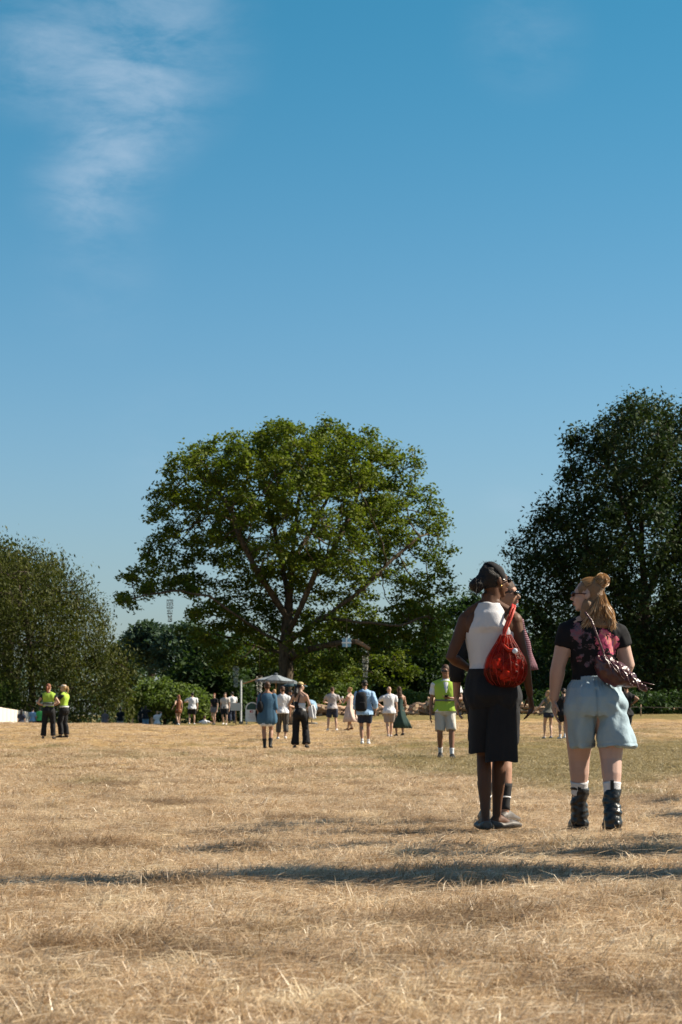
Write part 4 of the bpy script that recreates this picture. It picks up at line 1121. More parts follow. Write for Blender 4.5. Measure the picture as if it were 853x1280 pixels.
pn = T.noise(oc, 26, 4, .65, 1.2); pn2 = T.noise(oc, 13, 3, .6, .8)
pink = mx(blob(.060, 1.245, .055), blob(.105, 1.205, .055), blob(.045, 1.19, .05), blob(.100, 1.15, .036), blob(.008, 1.20, .035), blob(.03, 1.13, .03))
greyf = mx(blob(-.125, 1.27, .060), blob(-.07, 1.25, .045), blob(-.12, 1.22, .05), blob(-.10, 1.155, .035), blob(-.115, 1.11, .034), blob(-.01, 1.09, .035), blob(-.055, 1.06, .03), blob(-.04, 1.17, .028))
edge = T.rng(T.math('ADD', T.math('MULTIPLY', pn, 1.2), T.math('MULTIPLY', pink, .5)), .95, 1.10)
edge2 = T.rng(T.math('ADD', T.math('MULTIPLY', pn2, 1.2), T.math('MULTIPLY', greyf, .5)), 1.0, 1.16)
pc = T.ramp(pn2, [(.30, (.20, .03, .075)), (.45, (.58, .10, .20)), (.55, (.62, .25, .18)), (.66, (.50, .16, .34)), (.75, (.08, .08, .10))])
gc = T.ramp(pn, [(.3, (.035, .025, .035)), (.5, (.13, .10, .13)), (.6, (.24, .07, .09)), (.7, (.12, .12, .15))])
cc_ = T.mix(T.math('MULTIPLY', edge2, T.math('GREATER_THAN', greyf, .02)), (.010, .010, .012), gc)
cc_ = T.mix(T.math('MULTIPLY', edge, T.math('GREATER_THAN', pink, .02)), cc_, pc)
FL.node_tree.links.new(cc_, b_.inputs['Base Color']); b_.inputs['Roughness'].default_value = .9; b_.inputs['Specular IOR Level'].default_value = .2
w3.top('floral_tee', FL, z0=.596, z1=.858, off=.009, sleeve=.46, soff=.012, hem=.004, folds=dict(amp=.008, freq=(5, 5, 4), seed=13))
PB = pm('pale_blue_cotton', (.27, .355, .41), .85, .04, 8, .35, 70)
def shorts_mesh():
    m = M(); rings = []
    for z, rx, ry, yo in ((.612, .146, .116, 0), (.602, .143, .114, 0), (.592, .148, .118, 0), (.565, .174, .148, -.006), (.53, .190, .168, -.012), (.50, .203, .170, -.012), (.47, .207, .168, -.010), (.45, .20, .16, -.004)):
        rings.append(w3.ring(z, rx / H, ry / H, yo))
    m.loft(rings, 36)
    for sg, z1_, dy in ((-1, .328, .05), (1, .330, -.05)):
        rr = []
        for t in np.linspace(0, 1, 9):
            z = .48 + (z1_ - .48) * t; rx = (.104 - .024 * t) if sg < 0 else (.104 + .018 * t); rr.append((((-.098 + .012 * t) if sg < 0 else (.098 + .038 * t), dy * t - .01, z * H), (1, 0, 0), (0, 1, 0), rx, .140 - .01 * t))
        m.loft(rr, 30)
    return m
def sh_folds(p):   # elastic gathers under the waist, soft vertical drape, seam in the middle
    a = np.arctan2(p[:, 1], p[:, 0]); z = p[:, 2] / H
    g_top = np.exp(-((z - .583) / .022) ** 2); g = .005 * g_top * np.sin(a * 34 + 3 * np.sin(a * 5))
    drape = .008 * np.clip((.60 - z) / .2, 0, 1) * np.sin(a * 11 + 2 * np.sin(z * 22) + 1.5)
    w = .006 * wob(p, (5, 5, 4), 31); crease = -.016 * np.exp(-((np.abs(p[:, 0] + .005)) / .008) ** 2) * (z < .56) * (p[:, 1] < 0)
    diag = .006 * np.sin((p[:, 0] * 1.0 + p[:, 2] * 1.2) * 55 + 2 * wob(p, (3, 3, 3), 5)) * np.clip((z - .40) / .1, 0, 1) * (z < .57) * np.clip(p[:, 0] / .1, 0, 1)
    hem = -.004 * np.exp(-((z - .345) / .003) ** 2)
    return g + drape + w + crease + diag + hem
fuse(shorts_mesh(), 'shorts', PB, w3.root, .0075, 2, sh_folds)
BOOT = pm('black_leather', (.010, .010, .011), .33, .3, 14, .35, 45, spec=.5)
for i in (0, 1):
    heel, dn, up, side, L = w3.footframe[i]; m = M()
    m.loft([(heel - dn * .012, side, up, .022 * H, .018 * H), (heel + dn * .016 * H, side, up, .036 * H, .030 * H), (heel + dn * .055 * H, side, up, .036 * H, .032 * H), (heel + dn * .10 * H - up * .004 * H, side, up, .036 * H, .023 * H),
            (heel + dn * .14 * H - up * .010 * H, side, up, .034 * H, .016 * H), (heel + dn * .165 * H - up * .012 * H, side, up, .020 * H, .010 * H)], 16)
    rr = []
    for t, r in ((1.50, .060), (1.54, .058), (1.60, .056), (1.65, .053), (1.69, .057), (1.73, .053), (1.78, .058), (1.83, .054), (1.88, .060), (1.93, .056), (1.99, .060), (2.04, .057)):
        p = w3.leg(i, min(t, 2)); p = p + Vector((.006 * math.sin(t * 17 + i), -.004, 0)); 
        if t > 2: p = p - Vector((0, 0, (t - 2) * .3))
        rr.append((p, (1, 0, .12 * math.sin(t * 23)), (0, 1, .15 * math.cos(t * 19)), r, r * 1.12))
    m.loft(rr, 18)
    bo = fuse(m, 'boot', BOOT, w3.root, .0065, 1, dict(amp=.006, freq=(6, 6, 12), seed=17 + i))
    q = M(); b = heel - up * .026 * H; pts = [(-.014, .024), (.02, .036), (.06, .034), (.10, .036), (.145, .034), (.170, .020)]
    vs = [b + dn * a_ * H + side * w_ * H * sg + up * z for a_, w_ in pts for sg in (-1, 1) for z in (-.008, .018)]; fs = []
    for j in range(len(pts) - 1):
        a0 = j * 4; b0 = a0 + 4; fs += [(a0, b0, b0 + 2, a0 + 2), (a0 + 1, a0 + 3, b0 + 3, b0 + 1), (a0, a0 + 1, b0 + 1, b0), (a0 + 2, b0 + 2, b0 + 3, a0 + 3)]
    fs += [(0, 2, 3, 1), (len(vs) - 4, len(vs) - 3, len(vs) - 1, len(vs) - 2)]; q.add(vs, fs); q.build('sole', SHOEB, bo, smooth=False)
    p = w3.leg(i, 1.49); q = M(); q.box(p + Vector((-.005, -.067, .02)), (.022, .006, .075)); q.build('pull_tab', SHOEB, bo, smooth=False)
    q = M(); w3.limb(q, 'leg', i, 1.38, 1.60, off=.005, ends=False, n=20)
    so = q.build('sock', pm('white_sock', (.58, .58, .60), .9, .06, 10, .5, 150), w3.root)
# head of hair: smooth crown, messy top knot, loose waves over the shoulders
HB = bpy.data.materials.new('honey_hair'); HB.use_nodes = True; T = NT(HB.node_tree); b_ = HB.node_tree.nodes['Principled BSDF']
ri = T.n('ShaderNodeNewGeometry').outputs['Random Per Island']
HB.node_tree.links.new(T.ramp(ri, [(0, (.17, .098, .050)), (.5, (.42, .26, .135)), (1, (.68, .48, .28))]), b_.inputs['Base Color']); b_.inputs['Roughness'].default_value = .42; b_.inputs['Specular IOR Level'].default_value = .5
trl = T.n('ShaderNodeBsdfTranslucent', {'Color': (.42, .24, .10, 1)}); mxs = T.n('ShaderNodeMixShader', {0: .3, 1: b_.outputs[0], 2: trl.outputs[0]})
HB.node_tree.links.new(mxs.outputs[0], HB.node_tree.nodes['Material Output'].inputs['Surface'])
HBC = pm('honey_hair_base', (.21, .125, .070), .5, .3, 50, .6, 180)
m = M(); w3.hr(m, (0, -.020, .033), (.076, .095, .086), 18, 12); w3.hr(m, (0, -.045, .000), (.074, .070, .076)); w3.hr(m, (0, -.030, .010), (.078, .072, .060)); m.ell(w3.HC + Vector((.0, -.052, -.105)), (.055, .040, .085))
w3.hr(m, (-.005, -.095, .095), (.036, .036, .036))
X1, Y1 = Vector((1, 0, 0)), Vector((0, 1, 0))
m.loft([(w3.hp(0, -.05, .02), X1, Y1, .055, .06), (w3.hp(0, -.068, -.05) + Vector((0, -.01, 0)), X1, Y1, .056, .05), (w3.HC + Vector((.050, -.055, -.15)), X1, Y1, .088, .055), (w3.HC + Vector((.055, -.075, -.20)), X1, Y1, .095, .045), (w3.HC + Vector((.055, -.078, -.235)), X1, Y1, .055, .022)], 16)
fuse(m, 'hair', HBC, w3.root, .007, 1, dict(amp=.006, freq=(16, 16, 6), seed=21))
hc = w3.HC
def gk(p, t, r):    # long waves
    a = (r[0] * .5 + .5); x0 = -.03 + .095 * a; st = w3.hp(r[1] * .06, -.085 - .02 * (1 - abs(r[1])), .05 - .06 * abs(r[1]))
    en = hc + Vector((-.050 + .225 * a + .02 * r[2], -.075 + .035 * r[3], -.195 - .035 * r[4] - .02 * math.sin(a * 9)))
    q = st.lerp(en, t ** .9); q += Vector((0, -.030 * math.sin(t * 3.0), 0)); q += Vector((math.sin(t * 11 + r[2] * 2 + a * 6) * .010 * t, math.cos(t * 12 + r[3] * 3) * .010 * t, 0)); return q
strands('waves', HB, w3.root, lambda r: None, gk, 620, .0026, 31, segs=12)
def gt(p, t, r):    # crown drawn back
    x = r[0] * .074; s0 = Vector((x, .062 - .06 * abs(r[0]) + .01 * r[1], .075 * math.sqrt(max(.05, 1 - (r[0] * .95) ** 2)) + .028)); e0 = Vector((x * .25, -.085, .075)); q = s0.lerp(e0, t)
    n_ = Vector((q.x / .078, (q.y + .02) / .097, (q.z - .033) / .088)); k = n_.length; q = Vector((q.x / k, (q.y + .02) / k - .02, (q.z - .033) / k + .033)) if k > .2 else q
    return w3.hp(*(q + q.normalized() * .003))
strands('crown_hair', HB, w3.root, lambda r: None, gt, 320, .0022, 33, segs=8)
def gb(p, t, r):    # knot: loops of hair standing off
    c = Vector((-.005, -.098, .098)); a = t * (3.4 + r[1]) + r[0] * 3.14; R0 = .034 + .014 * abs(r[2]) + (.012 * t * t if r[3] > .4 else 0)
    ax = Vector((r[3], r[4], r[5])).normalized(); u = ax.orthogonal().normalized(); v = ax.cross(u); return w3.hp(*(c + (u * math.cos(a) + v * math.sin(a)) * R0))
strands('top_knot', HB, w3.root, lambda r: None, gb, 300, .0024, 35, segs=9)
def gf(p, t, r):
    c = Vector((-.005, -.098, .100)); d = Vector((r[0], r[1] - .2, abs(r[2]) + .2)).normalized(); return w3.hp(*(c + d * (.028 + .045 * t * (.6 + .4 * r[3])) + Vector((0, 0, -.02 * t * t))))
strands('flyaway_hair', HB, w3.root, lambda r: None, gf, 60, .0011, 36, segs=5)
BR_GL = pm('tortoise_glasses', (.045, .012, .008), .2, .3, 60, spec=.5); w3.glasses(BR_GL)

# maroon leather drawstring bag across her back
MAR = pm('maroon_leather', (.060, .014, .017), .28, .35, 18, .5, 40, spec=.6)
mb = empty('leather_bag', w3.loc); tag(mb, 'crumpled maroon leather drawstring bag slung across the back of the woman in pale shorts', 'bag')
x3 = lambda px, py, y: Vector(((px - 743) / F * 15.5, y, EYE + (901 - py) / F * 15.5 * 1.003))
m = M(); A = x3(744, 822, -.165); B = x3(796, 858, -.165); d = (B - A).normalized(); nn = Vector((-d.z, 0, d.x)) * -1
nn = Vector((d.z, 0, -d.x)); rings = []
for t, up_, dn_, th in ((-.02, .006, .02, .012), (.05, .020, .055, .03), (.2, .030, .085, .055), (.4, .034, .098, .065), (.6, .030, .088, .062), (.78, .024, .055, .05), (.90, .016, .030, .03), (1.0, .012, .014, .016), (1.08, .02, .018, .02), (1.16, .008, .008, .01)):
    c = A.lerp(B, t); cc0 = c + nn * (dn_ - up_) * .5 * (1 if nn.z < 0 else -1); rings.append((cc0, nn, Vector((0, 1, 0)), (dn_ + up_) * .62, th))
m.loft(rings, 40)
def bag_folds(p):
    q = (p - np.array(A)); s_ = q @ np.array(d); n_ = q @ np.array(nn)
    up_w = np.clip((p[:, 2] - (A.z + (B.z - A.z) * np.clip(s_ / (B - A).length, 0, 1)) + .05) / .06, 0, 1)
    return up_w * (.014 * np.abs(np.sin(s_ * 34 + n_ * 16 + 1.2 * wob(p, (6, 6, 6), 9))) - .007) + .005 * wob(p, (9, 9, 9), 12)
fuse(m, 'bag_body', MAR, mb, .0055, 1, bag_folds)
g_ = np.random.default_rng(4)
for k in range(4):
    m = M(); t0 = .08 + .22 * k; a = A.lerp(B, t0) + Vector((0, -.055, .018)); e = a + d * (.05 + .02 * g_.uniform()) + Vector((0, -.018, -.05 - .03 * g_.uniform()))
    m.tube([a, a.lerp(e, .5) + Vector((0, -.022, .012)), e], [.005, .010, .004], 8, flat=.6); m.build('pleat', MAR, mb)
m = M(); m.tube([x3(729, 768, -.16), x3(736, 778, -.175), x3(744, 800, -.185), x3(750, 818, -.20)], .0075, 8, flat=.5); m.build('strap', MAR, mb)
m = M(); m.tube([x3(750, 818, -.20), x3(757, 830, -.225), x3(765, 841, -.24), x3(775, 851, -.22), x3(786, 858, -.2)], .0045, 6); m.build('drawstring', MAR, mb)
for a_, b_2 in (((750, 820), (758, 845)), ((792, 853), (811, 857)), ((790, 856), (808, 862))):
    m = M(); m.tube([x3(*a_, -.215), x3((a_[0] + b_2[0]) / 2 + 1, (a_[1] + b_2[1]) / 2, -.225), x3(*b_2, -.215)], .0035, 6); m.build('cord_end', MAR, mb)

# --- the man in the yellow vest, facing us
v1 = Person('steward in yellow vest and stone shorts walking towards us looking at his phone', 557, 45.8, 1.78, 'm', yaw=math.pi, voxel=.011, skin='brown', wide=1.08, depth=1.05,
            feet=((-.105, .16, .1, 0), (.10, -.12, -.1, .03)), head=(-.25, -.05), arms=({'elbow': (-.29, .06, 1.13), 'wrist': (-.09, .27, 1.15), 'hdir': (1, .2, 0), 'palm': (0, -.2, 1), 'thumb': (0, 1, .1), 'curl': .6}, {'wrist': (.29, .03, .85), 'curl': .5}))
v1.top('white_tee', WHITE, z0=.50, sleeve=.62, soff=.028, off=.012)
vest(v1, z0=.505, bands=((.545, .562), (.615, .632)))
m = M(); m.tube([v1.T(.83, (-.04, .07, 0)), v1.T(.76, (-.03, .15, 0)), v1.T(.70, (0, .155, 0)), v1.T(.76, (.03, .15, 0)), v1.T(.83, (.04, .07, 0))], .006, 6); m.build('lanyard', pm('blue_lanyard', (.06, .12, .26), .8), v1.root)
m = M(); m.tube([v1.T(.838, (0, .060, 0)), v1.T(.80, (0, .105, 0)), v1.T(.75, (0, .150, 0)), v1.T(.705, (0, .166, 0))], [.060, .050, .030, .008], 10, flat=.35); m.build('collar', WHITE, v1.root)
m = M(); m.box(v1.T(.625, (.0, .157, 0)), (.05, .03, .05)); m.build('buckle', BAND, v1.root, smooth=False)
v1.bottoms('stone_shorts', STONE, z1=.58, length=.90, off=.02, rad=[(0, .10), (.5, .098), (.9, .096)])
v1.hair('short', H_BR); v1.glasses(GLASS); v1.shoes(SHOEB, 'shoe', sock=WHITE, sockh=1.72)
ph = empty('phone', v1.loc, math.pi); tag(ph, 'small black phone held at the chest by the steward in yellow', 'phone')
m = M(); m.box((-.0, .31, 1.175), (.07, .13, .010), Matrix.Rotation(.5, 3, 'X')); m.build('case', SHOEB, ph, smooth=False)
m = M(); m.box((-.0, .308, 1.182), (.062, .12, .003), Matrix.Rotation(.5, 3, 'X')); m.build('screen', GLASS, ph, smooth=False)

# --- the walkers in the middle distance
p = Person('woman in loose blue denim shirt dress and black ankle boots walking away', 334.5, 60.5, 1.67, 'f', voxel=.013, skin='tan', feet=((-.06, .02, 0, 0), (.08, -.08, -.1, .02)), legw=1.05, head=(.15, .1))
p.skirt('shirt_dress', DENIM, [(.845, .05, .05), (.825, .13, .08), (.79, .205, .115), (.74, .24, .14), (.66, .215, .14), (.56, .225, .15), (.46, .245, .165), (.40, .24, .16), (.365, .20, .14)], nf=7, amp=.07)
for i in (0, 1):
    m = M(); p.limb(m, 'arm', i, 0, 1.05, off=.03, ends=True, n=14); m.build('sleeve', DENIM, p.root)
m = M(); m.loft([p.ring(z, a / 1.67, b / 1.67) for z, a, b in ((.385, .20, .15), (.36, .19, .14), (.335, .15, .12))], 20); m.build('hem_lining', WHITE, p.root)
p.hair('bun', H_BR); p.shoes(SHOEB, 'boot', shaft=.45, soffset=.01)
b = empty('shoulder_bag', p.loc); tag(b, 'black bag hanging on the left shoulder of the woman in blue denim', 'bag')
m = M(); m.ell((-.17, -.13, 1.05), (.085, .06, .15), n=14); m.build('bag_body', BLACK, b); m = M(); m.tube([(-.17, -.13, 1.18), (-.16, -.14, 1.3), (-.13, -.08, 1.40), (-.12, .03, 1.38)], .014, 8, flat=.5); m.build('strap', BLACK, b)

p = Person('man in white shirt and dark trousers standing right of the woman in denim', 353.5, 78, 1.72, 'm', voxel=.014, skin='tan', feet=((-.14, .1, .1, 0), (.10, -.1, 0, .02)), head=(.4, 0), arms=({'wrist': (-.20, .15, .95)}, None))
p.top('white_shirt', WHITE, z0=.49, sleeve=.7, soff=.018, off=.02); p.bottoms('dark_trousers', pm('striped_trousers', (.05, .048, .045), .9, stripes=('X', 12, (.10, .09, .08), .6)), length=1.62, off=.02); p.hair('short', H_BR); p.shoes(SHOEW, 'trainer')

p = Person('woman in cap, backless top and wide black trousers carrying a white jacket', 375.5, 61.5, 1.70, 'f', voxel=.012, skin='fair', shyaw=-.35, hipyaw=-.1, feet=((-.13, .0, .1, 0), (.16, -.05, -.2, .02)), head=(-1.0, .0),
           arms=({'wrist': (-.13, .30, 1.05), 'pole': (-1, -.8, 0)}, {'elbow': (.24, -.02, 1.13), 'wrist': (.22, .2, 1.07)}))
m = M(); rings = []
for z in (.56, .60, .64, .68):
    rx, ry, yo = p.sec(z); rings.append(p.ring(z, rx + .008, ry + .008, yo))
m.loft(rings, 20); m.build('white_top', WHITE, p.root)
m = M(); m.loft([p.ring(.585, .082, .062, 0), p.ring(.65, .060, .058, 0, -.028), p.ring(.70, .035, .058, 0, -.050)], 16); m.build('black_side_panel', BLACK, p.root)
m = M(); m.tube([p.T(.84, (.05, -.03, 0)), p.T(.78, (.02, -.115, 0)), p.T(.70, (-.02, -.115, 0)), p.T(.62, (-.06, -.105, 0))], .016, 8, flat=.5); m.build('strap', BLACK, p.root)
p.bottoms('black_trousers', BLACK, z1=.61, length=1.93, off=.012, rad=[(0, .105), (.5, .095), (1, .088), (1.5, .098), (1.95, .115)])
m = M(); p.hr(m, (0, -.025, .02), (.078, .09, .075)); m.tube([p.hp(0, -.07, .0), p.hp(-.01, -.12, -.08), p.NB + Vector((-.10, -.13, -.08)), p.NB + Vector((-.13, -.12, -.18))], [.05, .06, .055, .02], 10); fuse(m, 'hair', H_DK, p.root, .014, 1)
capm = pm('khaki_cap', (.42, .33, .16), .9, .3, 30); m = M(); p.hr(m, (0, -.008, .058), (.080, .096, .062)); m.build('cap', capm, p.root)
m = M(); m.loft([(p.hp(0, .06, .055), p.HR @ Vector((1, 0, 0)), p.HR @ Vector((0, 0, 1)), .07, .006), (p.hp(0, .11, .05), p.HR @ Vector((1, 0, 0)), p.HR @ Vector((0, 0, 1)), .065, .006), (p.hp(0, .16, .04), p.HR @ Vector((1, 0, 0)), p.HR @ Vector((0, 0, 1)), .035, .005)], 12); m.build('cap_peak', pm('orange_peak', (.42, .14, .05), .8), p.root)
p.glasses(GLASS); p.shoes(SHOEB)
j = empty('jacket', p.loc); tag(j, 'crumpled white jacket draped over the forearm of the woman in the cap', 'jacket')
m = M(); vs = []; n = 30; rows = 9
for q in range(rows):
    t = q / (rows - 1)
    for i in range(n):
        a = 2 * math.pi * i / n; k = 1 + .22 * t * math.sin(5 * a + 1) + .1 * math.sin(3 * a)
        vs.append((.27 + .085 * k * math.cos(a) * (.6 + .5 * t) + .03 * t, .07 + .08 * k * math.sin(a), 1.13 - .36 * t + .02 * math.sin(2 * a) * t))
fs = [(q * n + i, q * n + (i + 1) % n, (q + 1) * n + (i + 1) % n, (q + 1) * n + i) for q in range(rows - 1) for i in range(n)] + [tuple(range(n)), tuple(range((rows - 1) * n, rows * n))]
m.add(vs, fs); m.build('jacket_body', WHITE, j); m = M(); m.tube([(.34, .05, 1.08), (.38, .05, .95), (.365, .05, .82)], [.04, .035, .03], 8); m.build('sleeve', WHITE, j)

p = Person('man in grey tee and dark shorts seen from behind left of the pink dress', 415.5, 97, 1.76, 'm', voxel=.016, skin='fair', wide=1.08, feet=((-.17, .0, .2, 0), (.17, -.03, -.2, 0)), arms=({'wrist': (-.14, .28, 1.12), 'pole': (-1, -.6, 0)}, {'wrist': (.16, .24, 1.05), 'pole': (1, -.6, 0)}))
p.top('grey_tee', GREY, z0=.50, sleeve=.55, soff=.018, off=.02); p.bottoms('navy_shorts', NAVY, length=.85, off=.03); p.hair('crop', H_BR); p.shoes(SHOEW, 'trainer')
p = Person('woman in long pale pink dress holding something white up in front of her', 437.5, 95, 1.70, 'f', yaw=.9, voxel=.016, skin='fair', feet=((-.05, -.15, 0, .04), (.08, .15, 0, 0)), head=(.1, 0), arms=({'wrist': (-.10, .33, 1.22)}, {'wrist': (.10, .32, 1.20)}))
p.skirt('pink_dress', PINKD, [(.83, .09, .08), (.79, .15, .11), (.72, .15, .115), (.62, .125, .10), (.55, .17, .13), (.45, .20, .18), (.33, .25, .26, -.02, -.05), (.20, .30, .34, -.03, -.10)], nf=8, amp=.09); p.hair('bun', H_BL); p.shoes(RUST, 'sandal')
dk = M(); dk.tube([(0, .38, 1.24), (0, .38, 1.34)], [.035, .042], 12, False); o = dk.build('paper_cup', WHITE); o.location = p.loc; o.rotation_euler.z = .9; tag(o, 'white paper cup held up by the woman in the long pink dress', 'cup')

p = Person('man with black backpack over pale blue shirt and dark shorts walking away', 456, 66.5, 1.78, 'm', voxel=.013, skin='tan', feet=((-.07, -.04, 0, .01), (.10, .10, -.1, 0)), lean=(.0, .02), arms=(None, {'wrist': (.30, .05, .90)}))
p.top('blue_shirt', LBLUE, z0=.46, sleeve=1.5, soff=.028, off=.028); p.bottoms('dark_shorts', NAVY, length=.72, off=.025); p.hair('short', H_DK); p.shoes(SHOEW, 'trainer', sock=WHITE, sockh=1.85)
b = empty('backpack', p.loc); tag(b, 'large black backpack on the man in the pale blue shirt', 'backpack')
m = M(); m.loft([((-.10, -.20, z), (1, 0, 0), (0, 1, 0), rx, ry) for z, rx, ry in ((.92, .10, .07), (.95, .155, .11), (1.1, .165, .125), (1.3, .155, .11), (1.42, .125, .08), (1.45, .08, .05))], 24, 3); m.build('pack_body', BLACK, b)
m = M(); m.loft([((-.10, -.30, z), (1, 0, 0), (0, 1, 0), rx, .03) for z, rx in ((.96, .10), (.98, .12), (1.14, .12), (1.17, .10))], 20, 3); m.build('front_pocket', BLACK, b)
for sx_ in (-.19, .0):
    m = M(); m.tube([(sx_, -.14, 1.40), (sx_, -.04, 1.485), (sx_, .08, 1.43), (sx_, .13, 1.28)], .022, 8, flat=.4); m.build('strap', BLACK, b)

p = Person('bald man in white tee and grey shorts beside the woman in the green skirt', 486.5, 83, 1.74, 'm', voxel=.014, skin='fair', wide=1.05, feet=((-.03, -.05, 0, .01), (.06, .1, 0, 0)), shyaw=.15, arms=({'wrist': (-.27, .22, 1.08), 'pole': (-1, -.6, 0)}, None))
p.top('white_tee', WHITE, z0=.47, sleeve=.6, soff=.020, off=.03); p.bottoms('grey_shorts', pm('grey_brown_cotton', (.26, .22, .20), .9), length=.9, off=.03); p.shoes(GREY, 'shoe')
p = Person('brown haired woman in long dark green skirt trailing behind the bald man', 499, 84.5, 1.74, 'f', yaw=.3, voxel=.014, skin='tan', feet=((-.10, .0, 0, 0), (.10, -.12, 0, .04)), arms=(None, {'wrist': (.17, .25, 1.1)}))
p.skirt('green_dress', DGREEN, [(.80, .13, .10), (.74, .15, .115), (.64, .125, .10), (.56, .17, .13), (.42, .21, .17, .02), (.30, .27, .19, .08), (.17, .33, .2, .13)], nf=7, amp=.10); p.hair('long', H_BR); p.shoes(SHOEB)

# --- further back, in front of the trees
p = Person('red haired woman in short rust dress walking left of the man in white', 224, 131, 1.66, 'f', yaw=.5, voxel=.018, skin='fair', feet=((-.05, -.1, 0, .03), (.09, .12, 0, 0)), arms=({'wrist': (-.36, -.05, .95)}, None), head=(.4, 0))
p.skirt('rust_dress', RUST, [(.83, .09, .07), (.79, .17, .11), (.70, .14, .11), (.62, .12, .10), (.54, .17, .13), (.44, .19, .14), (.40, .17, .13)], nf=6, amp=.05); p.hair('long', H_RED); p.shoes(SHOEW)
p = Person('broad man in white tee and black shorts beside the woman in rust', 241, 132, 1.76, 'm', yaw=.2, voxel=.018, skin='fair', wide=1.18, armw=1.1, feet=((-.16, -.08, 0, .02), (.14, .1, -.1, 0)), arms=({'wrist': (-.16, .3, 1.25), 'pole': (-1, -.5, 0)}, None), head=(.3, .1))
p.top('white_tee', WHITE, z0=.49, sleeve=.7, soff=.022, off=.03); p.bottoms('black_shorts', BLACK, length=.75, off=.04); p.hair('short', H_DK); p.shoes(SHOEW)
p = Person('person in white sitting on the grass near the small sign', 256.5, 137, 1.65, 'f', voxel=.02, skin='fair', z=-.15, drop=.50, feet=((-.15, .45, .2, 0), (.15, .45, -.2, 0)), head=(.2, 0))
p.top('white_tee', WHITE, z0=.50, sleeve=.6, off=.02); p.hair('short', H_BR)
p = Person('young woman in black tee and grey striped skirt walking beside a man in beige', 268.5, 131, 1.70, 'f', yaw=2.6, voxel=.018, skin='fair', feet=((-.10, .1, 0, 0), (.10, -.12, 0, .02)))
p.top('black_tee', BLACK, z0=.56, sleeve=.55, soff=.018, off=.02); p.skirt('striped_skirt', pm('striped_grey', (.10, .10, .11), .9, stripes=('X', 14, (.24, .24, .25), .6)), [(.61, .13, .10), (.53, .19, .14), (.43, .21, .15), (.38, .2, .15)], nf=7); p.hair('short', H_RED); p.shoes(SHOEB)
p = Person('man in beige tee and black shorts walking towards us', 282, 130, 1.74, 'm', yaw=2.9, voxel=.018, skin='fair', feet=((-.12, .12, 0, 0), (.12, -.12, 0, .03)))
p.top('beige_tee', BEIGE, z0=.50, sleeve=.6, soff=.020, off=.02); p.bottoms('black_shorts', BLACK, length=.8, off=.04); p.hair('short', H_BR); p.shoes(BEIGE)
p = Person('person in white shirt and navy trousers behind the small grey sign', 291, 138, 1.78, 'm', yaw=.5, voxel=.018, skin='fair', wide=1.05, feet=((-.15, 0, 0, 0), (.15, 0, 0, 0)))
p.top('white_shirt', WHITE, z0=.50, sleeve=.7, off=.03); p.bottoms('navy_trousers', NAVY, length=1.9, off=.03); p.hair('short', H_DK); p.shoes(SHOEB)
p = Person('person in rose pink top half hidden under the grey parasol', 325, 128, 1.66, 'f', yaw=1.0, voxel=.018, skin='fair', feet=((-.1, 0, 0, 0), (.1, 0, 0, 0)))
p.top('rose_top', ROSE, z0=.48, sleeve=1.2, off=.03); p.bottoms('dark_trousers', BLACK, length=1.9, off=.03); p.hair('long', H_DK); p.shoes(SHOEB)
p = Person('fair haired person in dark clothes between the denim dress and white shirt', 343.5, 118, 1.70, 'f', yaw=2.0, voxel=.018, skin='fair', feet=((-.1, 0, 0, 0), (.1, 0, 0, 0)))
p.top('dark_top', TEAL, z0=.48, sleeve=1.4, off=.03); p.bottoms('dark_trousers', BLACK, length=1.9, off=.03); p.hair('crop', H_BL); p.shoes(SHOEB)
p = Person('woman in black standing in the shade right of the parasol', 364, 112, 1.62, 'f', yaw=2.0, voxel=.018, skin='tan', feet=((-.1, 0, 0, 0), (.1, 0, 0, 0)))
p.top('black_top', BLACK, z0=.48, sleeve=1.6, off=.04); p.bottoms('tan_trousers', pm('tan_cotton', (.30, .20, .12), .9), length=1.9, off=.02); p.hair('short', H_DK); p.shoes(SHOEB)

# --- right of the middle, seen between the two women
p = Person('fair girl in patterned vest and denim shorts walking with one arm out', 685, 81, 1.62, 'f', yaw=.2, voxel=.014, skin='fair', feet=((-.12, .1, .1, 0), (.06, -.1, 0, .02)), head=(1.0, 0), legw=.92, arms=({'wrist': (-.45, .12, .93), 'pole': (0, -1, 0)}, {'wrist': (.20, .1, .82)}))
p.top('vest_top', pm('patterned_vest', (.12, .12, .10), .9, .6, 50), z0=.54, z1=.81, sleeve=0, off=.008); p.bottoms('denim_shorts', NAVY, z1=.58, length=.28, off=.015); p.hair('long', H_BL); p.shoes(GREY, 'trainer')
p = Person('person in black with white trainers half hidden behind the fuller woman', 704, 80, 1.68, 'm', yaw=.3, voxel=.014, skin='fair', feet=((-.10, .08, .1, 0), (-.02, -.12, 0, .02)))
p.top('black_tee', BLACK, z0=.46, sleeve=.9, off=.03); p.bottoms('black_shorts', BLACK, length=.7, off=.02); p.hair('short', H_DK); p.shoes(SHOEW, 'trainer', sock=WHITE, sockh=1.8)
p = Person('person behind the pale shorts with one bent elbow showing at their right', 780, 60, 1.66, 'f', voxel=.014, skin='tan', feet=((-.14, 0, 0, 0), (-.02, 0, 0, 0)), arms=(None, {'elbow': (.33, -.05, 1.25), 'wrist': (.17, .10, 1.10)}), lean=(.03, 0))
p.top('black_top', BLACK, z0=.5, sleeve=.4, off=.01); p.bottoms('dark_trousers', BLACK, length=1.9, off=.01); p.hair('bun', H_DK); p.shoes(SHOEB)

